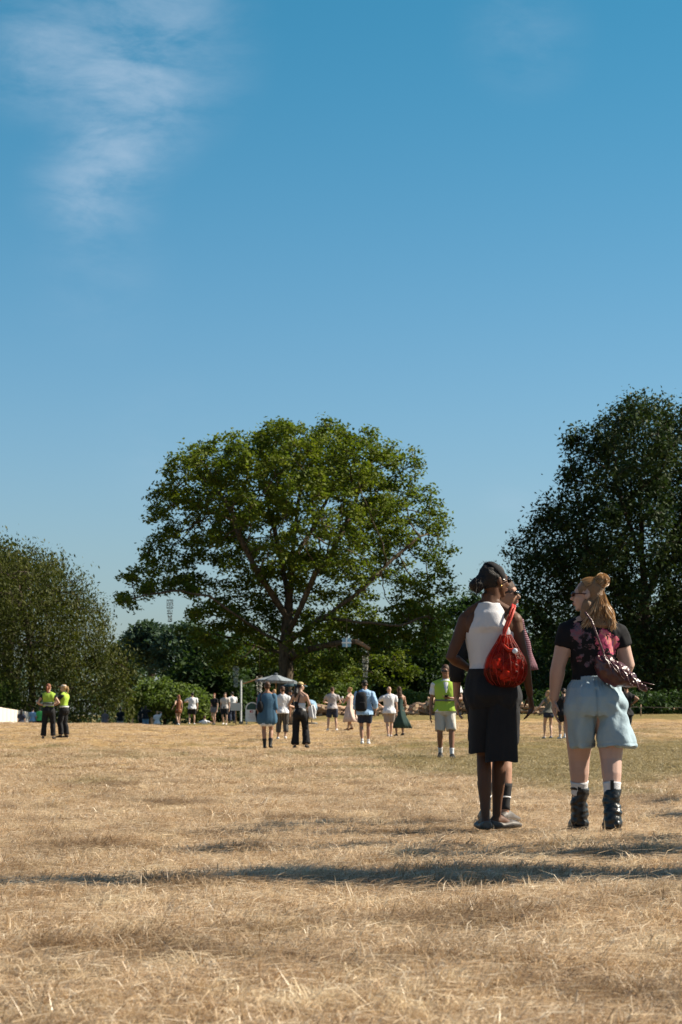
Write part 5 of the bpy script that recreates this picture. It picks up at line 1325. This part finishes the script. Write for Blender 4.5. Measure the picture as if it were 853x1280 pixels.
# --- the two stewards on the left
p = Person('taller steward with red brown ponytail and hands on hips in yellow vest', 62, 74, 1.70, 'f', voxel=.014, skin='fair', feet=((-.16, .0, .1, 0), (.16, .0, -.1, 0)), arms=hips_hands(1.70), head=(-.3, .1))
p.top('black_tee', BLACK, z0=.56, sleeve=.35, off=.012); vest(p, z0=.58, bands=((.60, .625),), bmat=SILVER); p.bottoms('black_trousers', BLACK, z1=.63, length=1.93, off=.02, rad=[(0, .11), (1, .085), (1.95, .085)])
p.hair('pony', H_RED); p.shoes(SHOEB)
m = M(); m.loft([p.ring(z, .105, .082, -.008) for z in (.632, .665)], 24); m.build('back_panel', BAND, p.root)
p = Person('shorter steward with fair ponytail in a cap facing her taller colleague', 81.5, 74.5, 1.64, 'f', yaw=1.15, voxel=.014, skin='fair', feet=((-.10, .04, .1, 0), (.10, -.05, -.1, 0)), head=(.3, -.1), arms=({'wrist': (-.10, .30, 1.08), 'pole': (-1, -.6, 0)}, {'wrist': (.08, .30, 1.10), 'pole': (1, -.6, 0)}))
p.top('black_tee', BLACK, z0=.56, sleeve=.5, off=.012); vest(p, z0=.60, bands=()); p.bottoms('black_trousers', BLACK, z1=.60, length=1.93, off=.02, rad=[(0, .10), (1, .08), (1.95, .08)])
m = M(); m.loft([p.ring(z, .108, .082, -.004) for z in (.565, .598)], 24); m.build('waist_band', SILVER, p.root)
p.hair('pony', H_BL); p.shoes(SHOEB)
m = M(); p.hr(m, (0, -.006, .062), (.080, .096, .056)); m.tube([p.hp(0, .08, .06), p.hp(0, .13, .05)], [.05, .04], 10, True, .15); m.build('cap', BEIGE, p.root)

# --- beyond the rise on the left, seen from the waist up
def far(label, px, head_py, Y, topmat, legmat, hair_, hm, skin='fair', sex='f', yaw=0.0, kind='tee', **k):
    Hh = 1.68; z = px2(px, head_py, Y).z - Hh
    q = Person(label, px, Y, Hh, sex, yaw=yaw, voxel=.022, skin=skin, z=z, feet=((-.12, 0, 0, 0), (.12, .1, 0, 0)), **k)
    q.top(kind, topmat, z0=.48, sleeve=.7, soff=.020, off=.025); q.bottoms('trousers', legmat, length=1.9, off=.03); q.hair(hair_, hm); q.shoes(SHOEB); return q
far('dark haired woman in navy dress in front of the white hoarding', 28.5, 886.5, 146, NAVY, NAVY, 'long', H_DK)
far('person in pale blue shirt at the right end of the white hoarding', 42.5, 885, 156, LBLUE, NAVY, 'short', H_DK)
far('steward in green vest far behind the steward with hands on hips', 51.5, 884, 156, pm('hivis_green', (.10, .50, .12), .8), BLACK, 'short', H_DK)
far('person in dull pink top far off at the foot of the drooping tree', 132.5, 887.5, 166, pm('dull_pink', (.24, .16, .15), .9), BLACK, 'short', H_DK)
far('person in black at the foot of the drooping tree, right of the pink top', 151.5, 885, 164, BLACK, BEIGE, 'short', H_DK, sex='m')
far('person in black top and blue jeans left of the crouching figure', 183, 882, 160, BLACK, pm('light_denim', (.14, .25, .38), .9), 'long', H_DK, arms=(None, {'wrist': (.15, .2, 1.4), 'pole': (1, 0, -.4)}))
far('person in black half hidden behind the one in blue jeans', 178.5, 884, 161.5, BLACK, BLACK, 'short', H_DK, sex='m')
far('fair person raising an arm to their head right of the blue jeans', 197.5, 888.5, 158, WHITE, STONE, 'short', H_BL, arms=(None, {'wrist': (.06, .05, 1.62), 'pole': (1, 0, -.2)}))

# ------------------------------------------------------------------ things in the field and under the trees
WOODC = pm('sawn_wood', (.36, .22, .12), .8, .35, 10, .5, 40); LOGB = pm('log_bark', (.34, .225, .15), .9, .4, 12, .6, 40); LOGE = pm('log_end', (.60, .42, .27), .8, .3, 14)
GPAINT = pm('pale_grey_paint', (.50, .51, .50), .6, .06); PWHITE = pm('white_board', (.70, .70, .70), .5, .04); DGP = pm('dark_green_print', (.03, .07, .06), .6); REDP = pm('red_print', (.40, .03, .04), .6)
CANV = pm('dark_grey_canvas', (.085, .10, .12), .9, .25, 14); CANV2 = pm('grey_fringe', (.22, .25, .27), .9, .2, 14)
def at(px, py, Y): return px2(px, py, Y)

# log piles: every log its own part
def logpile(name, label, prof, Y, n, seed, Lr=(.5, 1.4)):
    """prof: (px, height in m) along the pile"""
    g = np.random.default_rng(seed); a = prof[0][0]; b = prof[-1][0]; x0 = (a - 426.5) / F * Y; o = Vector((x0, Y, gzs(x0, Y))); r = empty(name, o); tag(r, label, 'log pile')
    kinds = []
    for k in range(5):
        m = M(); rad = .10; pts = [(-.5, 0, 0), (-.15, .02, .01), (.2, -.01, .02), (.5, .01, 0)]; m.tube(pts, [1, .96, .98, .92], 8, False)
        m2 = M(); m2.tube([(-.5, 0, 0), (-.15, .02 * (k - 2), .01), (.2, -.015 * k, .02), (.5, .01, 0)], [rad * 1.0, rad * .96, rad * .98, rad * .92], 8, False)
        me = bpy.data.meshes.new('log'); me.from_pydata(m2.v, [], m2.f); me.materials.append(LOGB); me.materials.append(LOGE)
        for f_ in me.polygons:
            if len(f_.vertices) == 3: f_.material_index = 1
            else: f_.use_smooth = True
        kinds.append(me)
    for k in range(n):
        t = g.uniform(a, b); h = float(np.interp(t, [q[0] for q in prof], [q[1] for q in prof])); x = (t - 426.5) / F * Y; dz = h * g.uniform(0, 1) ** .8
        y = Y + g.normal(0, .35) + dz * .5; l = bpy.data.objects.new('log', kinds[k % 5]); COL.objects.link(l); l.parent = r
        yaw = g.choice([g.normal(0, .25), g.normal(math.pi / 2, .45)], p=[.45, .55]); s_ = g.uniform(.55, 1.25)
        l.location = Vector((x, y, gzs(x, Y) + .06 + dz)) - o; l.rotation_euler = (g.uniform(0, 6), g.normal(0, .12), yaw); l.scale = (g.uniform(*Lr), s_, s_)
    return r
logpile('log_pile', 'long heap of cut logs rising to the right behind the steward in yellow', [(498, .25), (520, .55), (545, .95), (575, 1.0), (600, .9), (625, .7)], 141, 150, 1)
logpile('log_pile', 'low row of cut logs behind the man in grey and the pink dress', [(366, .35), (400, .5), (440, .45), (480, .4), (500, .45)], 141, 110, 2)
logpile('log_pile', 'low scattered logs between the tall woman and the fuller woman', [(638, .7), (660, .5), (700, .35), (722, .3)], 141, 40, 3)
logpile('log_pile', 'shaded row of logs under the chestnut at the right edge', [(780, .35), (820, .3), (860, .3), (890, .3)], 153, 34, 4)

# rope fence under the chestnut
rf = empty('rope_fence', at(740, 890, 138)); tag(rf, 'thin rope strung between low posts along the trees on the right', 'fence'); rf.location.z = gzs(rf.location.x, 138)
o = rf.location.copy()
ends = []
for px_ in (560, 640, 720, 800, 880):
    x = (px_ - 426.5) / F * 138; z = gzs(x, 138); m = M(); m.tube([(x - o.x, 0, z - o.z - .1), (x - o.x, 0, z - o.z + .62)], .035, 8, False); m.build('post', LOGB, rf); ends.append(Vector((x - o.x, 0, z - o.z + .50)))
for a, b in zip(ends[:-1], ends[1:]):
    m = M(); m.tube([a.lerp(b, t) - Vector((0, 0, .06 * math.sin(math.pi * t))) for t in np.linspace(0, 1, 7)], .022, 6, False); m.build('rope', pm('weathered_rope', (.10, .085, .065), .9), rf)

# pole and small board
bp = at(301.5, 899, 133); bp.z = gzs(bp.x, 133); s = 133 / F
r = empty('marker_pole', bp); tag(r, 'tall thin pale pole standing behind the small grey sign', 'pole')
m = M(); m.loft([((0, 0, -.2), (1, 0, 0), (0, 1, 0), .055, .04), ((0, 0, 2.38), (1, 0, 0), (0, 1, 0), .055, .04)], 4); m.build('shaft', GPAINT, r, smooth=False)
m = M(); m.box((0, 0, 2.40), (.12, .1, .03)); m.build('cap', GPAINT, r, smooth=False)
m = M(); m.box((.0, 0, .06), (.24, .24, .12)); m.build('foot', BAND, r, smooth=False)
bp = at(295, 899, 132); bp.z = gzs(bp.x, 132)
r = empty('small_sign', bp); tag(r, 'low grey landscape sign board on one leg at the foot of the pole', 'sign')
m = M(); m.box((0, 0, .93), (.60, .03, .42)); m.build('board', GPAINT, r, smooth=False)
m = M(); m.box((0, .018, .48), (.06, .03, 1.1)); m.build('leg', WOODC, r, smooth=False)
m = M(); m.box((0, .03, .93), (.62, .02, .03)); m.build('batten', WOODC, r, smooth=False)

# arched notice board: white panel with dark green arch, red box and lines of print
bp = at(315.5, 899, 128); bp.z = gzs(bp.x, 128)
r = empty('notice_board', bp); tag(r, 'white arched notice board with dark green top and red label', 'notice board')
m = M(); vs = []; w_ = .36; hh = 1.16
out = [(-w_, .12), (w_, .12)] + [(w_ * math.cos(t), .80 + w_ * math.sin(t)) for t in np.linspace(0, math.pi, 17)]
vs = [(x, -.03, z) for x, z in out] + [(x, .03, z) for x, z in out]; n = len(out)
m.add(vs, [tuple(range(n)), tuple(range(2 * n - 1, n - 1, -1))] + [(i, n + i, n + (i + 1) % n, (i + 1) % n) for i in range(n)]); m.build('panel', PWHITE, r, smooth=False)
m = M(); q = w_ - .06; out = [(-q, .76), (q, .76)] + [(q * math.cos(t), .80 + q * math.sin(t)) for t in np.linspace(.0, math.pi, 15)]
n = len(out); vs = [(x, -.034, z) for x, z in out] + [(x, -.028, z) for x, z in out]; m.add(vs, [tuple(range(n))] + [(i, n + i, n + (i + 1) % n, (i + 1) % n) for i in range(n)]); m.build('arch_panel', DGP, r, smooth=False)
m = M(); m.box((-.04, -.034, .66), (.17, .01, .12)); m.build('red_label', REDP, r, smooth=False)
m = M(); m.box((-.02, -.042, .66), (.06, .01, .06)); m.build('label_mark', PWHITE, r, smooth=False)
PINKP = pm('faded_print', (.50, .38, .38), .7)
for k in range(6):
    m = M(); m.box((.0, -.034, .53 - k * .055), (.42 - .07 * (k % 3), .008, .02)); m.build('text_line', PINKP, r, smooth=False)
for sx_ in (-1, 1):
    m = M(); m.box((sx_ * .3, 0, .05), (.05, .06, .2)); m.build('leg', GPAINT, r, smooth=False)

# parasol: canopy of panels with fringe, tilted wooden pole end showing at the left
bp = at(345, 899, 124); bp.z = gzs(bp.x, 124); s = 124 / F
r = empty('parasol', bp); tag(r, 'wide dark grey tilted parasol with pale fringe and a wooden arm', 'parasol')
cz = at(345, 850, 124).z - bp.z; W_ = 26 * s
rings_ = [(0, .42), (.22, .36), (.30, .30), (.33, .27), (.62, .14), (.86, .03), (1.0, -.06)]
n = 8; tilt = .05
def cpt(f, h, a): return Vector((W_ * f * math.cos(a), W_ * f * math.sin(a), cz + h * .62 - tilt * W_ * f * math.cos(a) * .6))
for i in range(n):
    m = M(); a0, a1 = 2 * math.pi * i / n + .2, 2 * math.pi * (i + 1) / n + .2; vs = []; sub = 4
    for f_, h in rings_:
        for k in range(sub + 1):
            a = a0 + (a1 - a0) * k / sub; sag = .05 * f_ * math.sin(math.pi * k / sub); vs.append(cpt(f_ * (1 - .05 * math.sin(math.pi * k / sub)), h - sag, a))
    c1 = sub + 1; fs = [(j * c1 + k, j * c1 + k + 1, (j + 1) * c1 + k + 1, (j + 1) * c1 + k) for j in range(len(rings_) - 1) for k in range(sub)]
    m.add(vs, fs); p_ = m.build('canopy_panel', CANV if i % 2 else CANV2, r); sd = p_.modifiers.new('thick', 'SOLIDIFY'); sd.thickness = .012
    m = M()
    for k in range(12):
        t = k / 11; q = cpt(1.0, -.06, a0 + (a1 - a0) * t); q2 = cpt(1.0, -.06, a0 + (a1 - a0) * (t + .05)); m.add([q, q2, q2 - Vector((0, 0, .13)), q - Vector((0, 0, .13))], [(0, 1, 2, 3)])
    m.build('fringe', CANV2 if i % 2 else CANV, r, smooth=False)
    m = M(); m.tube([cpt(.05, .36, a0), cpt(.99, -.10, a0)], .012, 5, False); m.build('rib', WOODC, r)
m = M(); m.tube([(0, 0, 0), (0, 0, cz + .25)], .03, 8, False); m.build('pole', WOODC, r)
m = M(); m.tube([at(304, 854.5, 124) - bp, at(320, 849.5, 124) - bp, at(340, 846, 124) - bp], .035, 8, False); m.build('wooden_arm', WOODC, r)
m = M(); m.ell((0, 0, cz + .30), (.10, .10, .07)); m.build('finial', CANV, r)
m = M(); m.loft([((0, 0, 0), X1, Y1, .32, .32), ((0, 0, .06), X1, Y1, .30, .30), ((0, 0, .09), X1, Y1, .06, .06)], 16); m.build('base', BAND, r)
# second parasol, dark teal, just showing at the right, and the pale blue one
def parasol2(nm, lab, px_, py_, Y_, w, h, mt, tl=0.0, n=8):
    b_ = at(px_, 899, Y_); b_.z = gzs(b_.x, Y_); r = empty(nm, b_); tag(r, lab, 'parasol'); c0 = at(px_, py_, Y_).z - b_.z
    R_ = Matrix.Rotation(tl, 3, 'Y')
    for i in range(n):
        a0, a1 = 2 * math.pi * i / n, 2 * math.pi * (i + 1) / n; m = M(); vs = []
        for f_ in (0, .35, .7, 1):
            for a in (a0, (a0 + a1) / 2, a1):
                vs.append(Vector((0, 0, c0)) + R_ @ Vector((w * f_ * math.cos(a), w * f_ * math.sin(a), h * (1 - f_ ** 1.6) - (.03 * f_ if a == (a0 + a1) / 2 else 0))))
        m.add(vs, [(j * 3 + k, j * 3 + k + 1, j * 3 + k + 4, j * 3 + k + 3) for j in range(3) for k in range(2)]); p_ = m.build('canopy_panel', mt, r); sd = p_.modifiers.new('thick', 'SOLIDIFY'); sd.thickness = .01
        m = M(); m.tube([vs[0], vs[9]], .01, 5, False); m.build('rib', WOODC, r)
    m = M(); m.tube([(0, 0, 0), (0, 0, c0 + h * .9)], .025, 8, False); m.build('pole', WOODC, r)
    m = M(); m.loft([((0, 0, 0), X1, Y1, .28, .28), ((0, 0, .07), X1, Y1, .26, .26)], 14); m.build('base', BAND, r)
parasol2('parasol', 'dark teal parasol in the shade right of the grey fringed one', 368, 858, 134, .75, .25, TEAL)
parasol2('parasol', 'small pale blue parasol leaning right beside the white jacket', 390, 881, 112, .34, .22, pm('pale_blue_canvas', (.22, .34, .46), .85), tl=.75)

# hanging ornaments: hoops with hundreds of paper strips, in tiers
STRIP = pm('woven_strip', (.20, .19, .16), .7, .6, 30); STRIPP = pm('pale_strip', (.42, .40, .36), .6, .5, 30)
def ornament(label, px_, top, bot, hw, Y_, mt, tiers, up_py):
    c = at(px_, bot, Y_); s = Y_ / F; Ht = (bot - top) * s; r = empty('hanging_ornament', c); tag(r, label, 'ornament'); g = np.random.default_rng(int(px_))
    for k, (z0, z1, rr) in enumerate(tiers):
        m = M(); nn_ = 14; R0 = rr * hw * s
        for i in range(nn_):
            a = 2 * math.pi * i / nn_; 
            for j in range(int((z1 - z0) * Ht / .075)):
                z = z0 * Ht + j * .075; q = Vector((R0 * math.cos(a) * g.uniform(.9, 1.05), R0 * math.sin(a) * g.uniform(.9, 1.05), z)); t = Vector((-math.sin(a + g.normal(0, .6)), math.cos(a + g.normal(0, .6)), 0))
                if g.uniform() < .72: m.add([q - t * .022, q + t * .022, q + t * .018 + Vector((0, 0, .062)), q - t * .018 + Vector((0, 0, .062))], [(0, 1, 2, 3)])
        o_ = m.build('tier', mt, r, smooth=False); o_['kind'] = 'stuff'
        for z in (z0, z1):
            m = M(); m.tube([(R0 * math.cos(t), R0 * math.sin(t), z * Ht) for t in np.linspace(0, 2 * math.pi, 13)], .018, 5, False); m.build('hoop', BARK2, r)
    m = M(); m.tube([(0, 0, Ht), (0, 0, Ht + (top - up_py) * s)], .008, 5, False); m.build('cord', BARK2, r)
ornament('dark tiered woven ornament hanging against the sky under the left oak bough', 212.5, 750, 777, 4.0, 160, STRIP, ((.62, 1, 1.0), (.36, .62, .85), (0, .36, .62)), 736)
ornament('pale tiered woven ornament hanging just left of the tall thin pole', 295, 832, 859, 3.6, 161, STRIPP, ((.5, 1, 1.0), (0, .5, .7)), 800)
ornament('pale tiered woven ornament hanging under the right oak boughs above the backpack man', 457, 820, 847, 3.8, 154, STRIPP, ((.66, 1, 1.0), (.3, .66, .85), (0, .3, .7)), 806)
ornament('small pale woven ornament hanging behind the grey parasol', 324.5, 845, 868, 3.6, 150, STRIPP, ((.4, 1, 1.0), (0, .4, .8)), 812)
# pale blue square behind a white cross, between the boughs
c = at(433.5, 803, 153); r = empty('cross_panel', c); tag(r, 'pale blue panel with a white cross between the low oak boughs', 'ornament')
m = M(); m.box((0, .03, 0), (.55, .02, .55)); m.build('panel', pm('sky_blue_panel', (.22, .40, .55), .5), r, smooth=False)
CW = pm('cross_white', (.8, .82, .85), .4)
m = M(); m.box((0, 0, 0), (.09, .03, .62)); m.build('upright_bar', CW, r, smooth=False)
m = M(); m.box((0, -.003, -.02), (.62, .03, .09)); m.build('cross_bar', CW, r, smooth=False)
m = M(); m.tube([(0, 0, .31), (0, 0, 1.6)], .008, 5, False); m.build('cord', BARK2, r)
# sawn bough; sunlight on its end is put into a brighter wood colour
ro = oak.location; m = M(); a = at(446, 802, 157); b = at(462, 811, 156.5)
m.tube([Vector(O(362, 822)) - ro, Vector(O(385, 812, -3)) - ro, at(420, 804, 159) - ro, a - ro], [.26, .22, .18, .15], 10, False); m.build('broken_bough', BARK, oak)
m = M(); m.tube([a - ro, (a + b) * .5 - ro + Vector((0, 0, .03)), b - ro], [.15, .13, .11], 10, False); m.build('bough_stump', pm('sunlit_wood', (.26, .15, .085), .9, .35, 8, .5, 30), oak)

# white hoarding at the left edge
xa = at(-30, 900, 134); xb = at(40, 900, 160); r = empty('hoarding', (xb.x, xb.y, -.6)); tag(r, 'cream white hoarding of tall panels at the left edge of the field', 'hoarding fence')
CREAM = pm('cream_panel', (.62, .54, .47), .7, .03, 3)
n = 14
for k in range(n):
    p0 = Vector((xb.x + (xa.x - xb.x) * k / n, xb.y + (xa.y - xb.y) * k / n)); p1 = Vector((xb.x + (xa.x - xb.x) * (k + 1) / n, xb.y + (xa.y - xb.y) * (k + 1) / n))
    ppx = lambda q_: 426.5 + F * q_.x / q_.y
    zt0 = EYE + p0.y * (901 - 884 - 6.5 * ppx(p0) / 40) / F; zt1 = EYE + p1.y * (901 - 884 - 6.5 * ppx(p1) / 40) / F
    d_ = (p1 - p0).normalized(); nn_ = Vector((-d_.y, d_.x)) * .03; p1 = p1 - d_ * .02; zb = -1.6
    vs = []
    for q, zt in ((p0, zt0), (p1, zt1)):
        for sg in (-1, 1):
            for z in (zb, zt): vs.append((q.x + nn_.x * sg - xb.x, q.y + nn_.y * sg - xb.y, z + .6))
    m = M(); m.add(vs, [(0, 1, 3, 2), (4, 6, 7, 5), (0, 4, 5, 1), (2, 3, 7, 6), (1, 5, 7, 3), (0, 2, 6, 4)]); m.build('panel', CREAM, r, smooth=False)
    m = M(); m.box((p0.x - xb.x, p0.y - xb.y + .06, (zb + zt0) / 2 + .6), (.08, .08, zt0 - zb)); m.build('post', GPAINT, r, smooth=False)

# ------------------------------------------------------------------ turn the fused lofts into plain meshes, with folds of cloth pushed into the surface
bpy.context.view_layer.update()
dg = bpy.context.evaluated_depsgraph_get()
new = []
for o, folds in BAKE:
    me = bpy.data.meshes.new_from_object(o.evaluated_get(dg)); new.append((o, folds, me))
for o, folds, me in new:
    o.modifiers.clear(); mat = o.data.materials[0]; old = o.data; o.data = me; bpy.data.meshes.remove(old); me.name = o.name.split('.')[0]
    if not me.materials: me.materials.append(mat)
    n = len(me.vertices)
    if folds and n:
        co = np.empty(n * 3, np.float32); me.vertices.foreach_get('co', co); co = co.reshape(-1, 3).astype(float)
        nr = np.empty(n * 3, np.float32); me.vertex_normals.foreach_get('vector', nr); nr = nr.reshape(-1, 3)
        d_ = folds(co) if callable(folds) else folds['amp'] * wob(co, folds['freq'], folds['seed'])
        me.vertices.foreach_set('co', (co + nr * np.asarray(d_)[:, None]).astype(np.float32).ravel())
    me.polygons.foreach_set('use_smooth', [True] * len(me.polygons)); me.update()
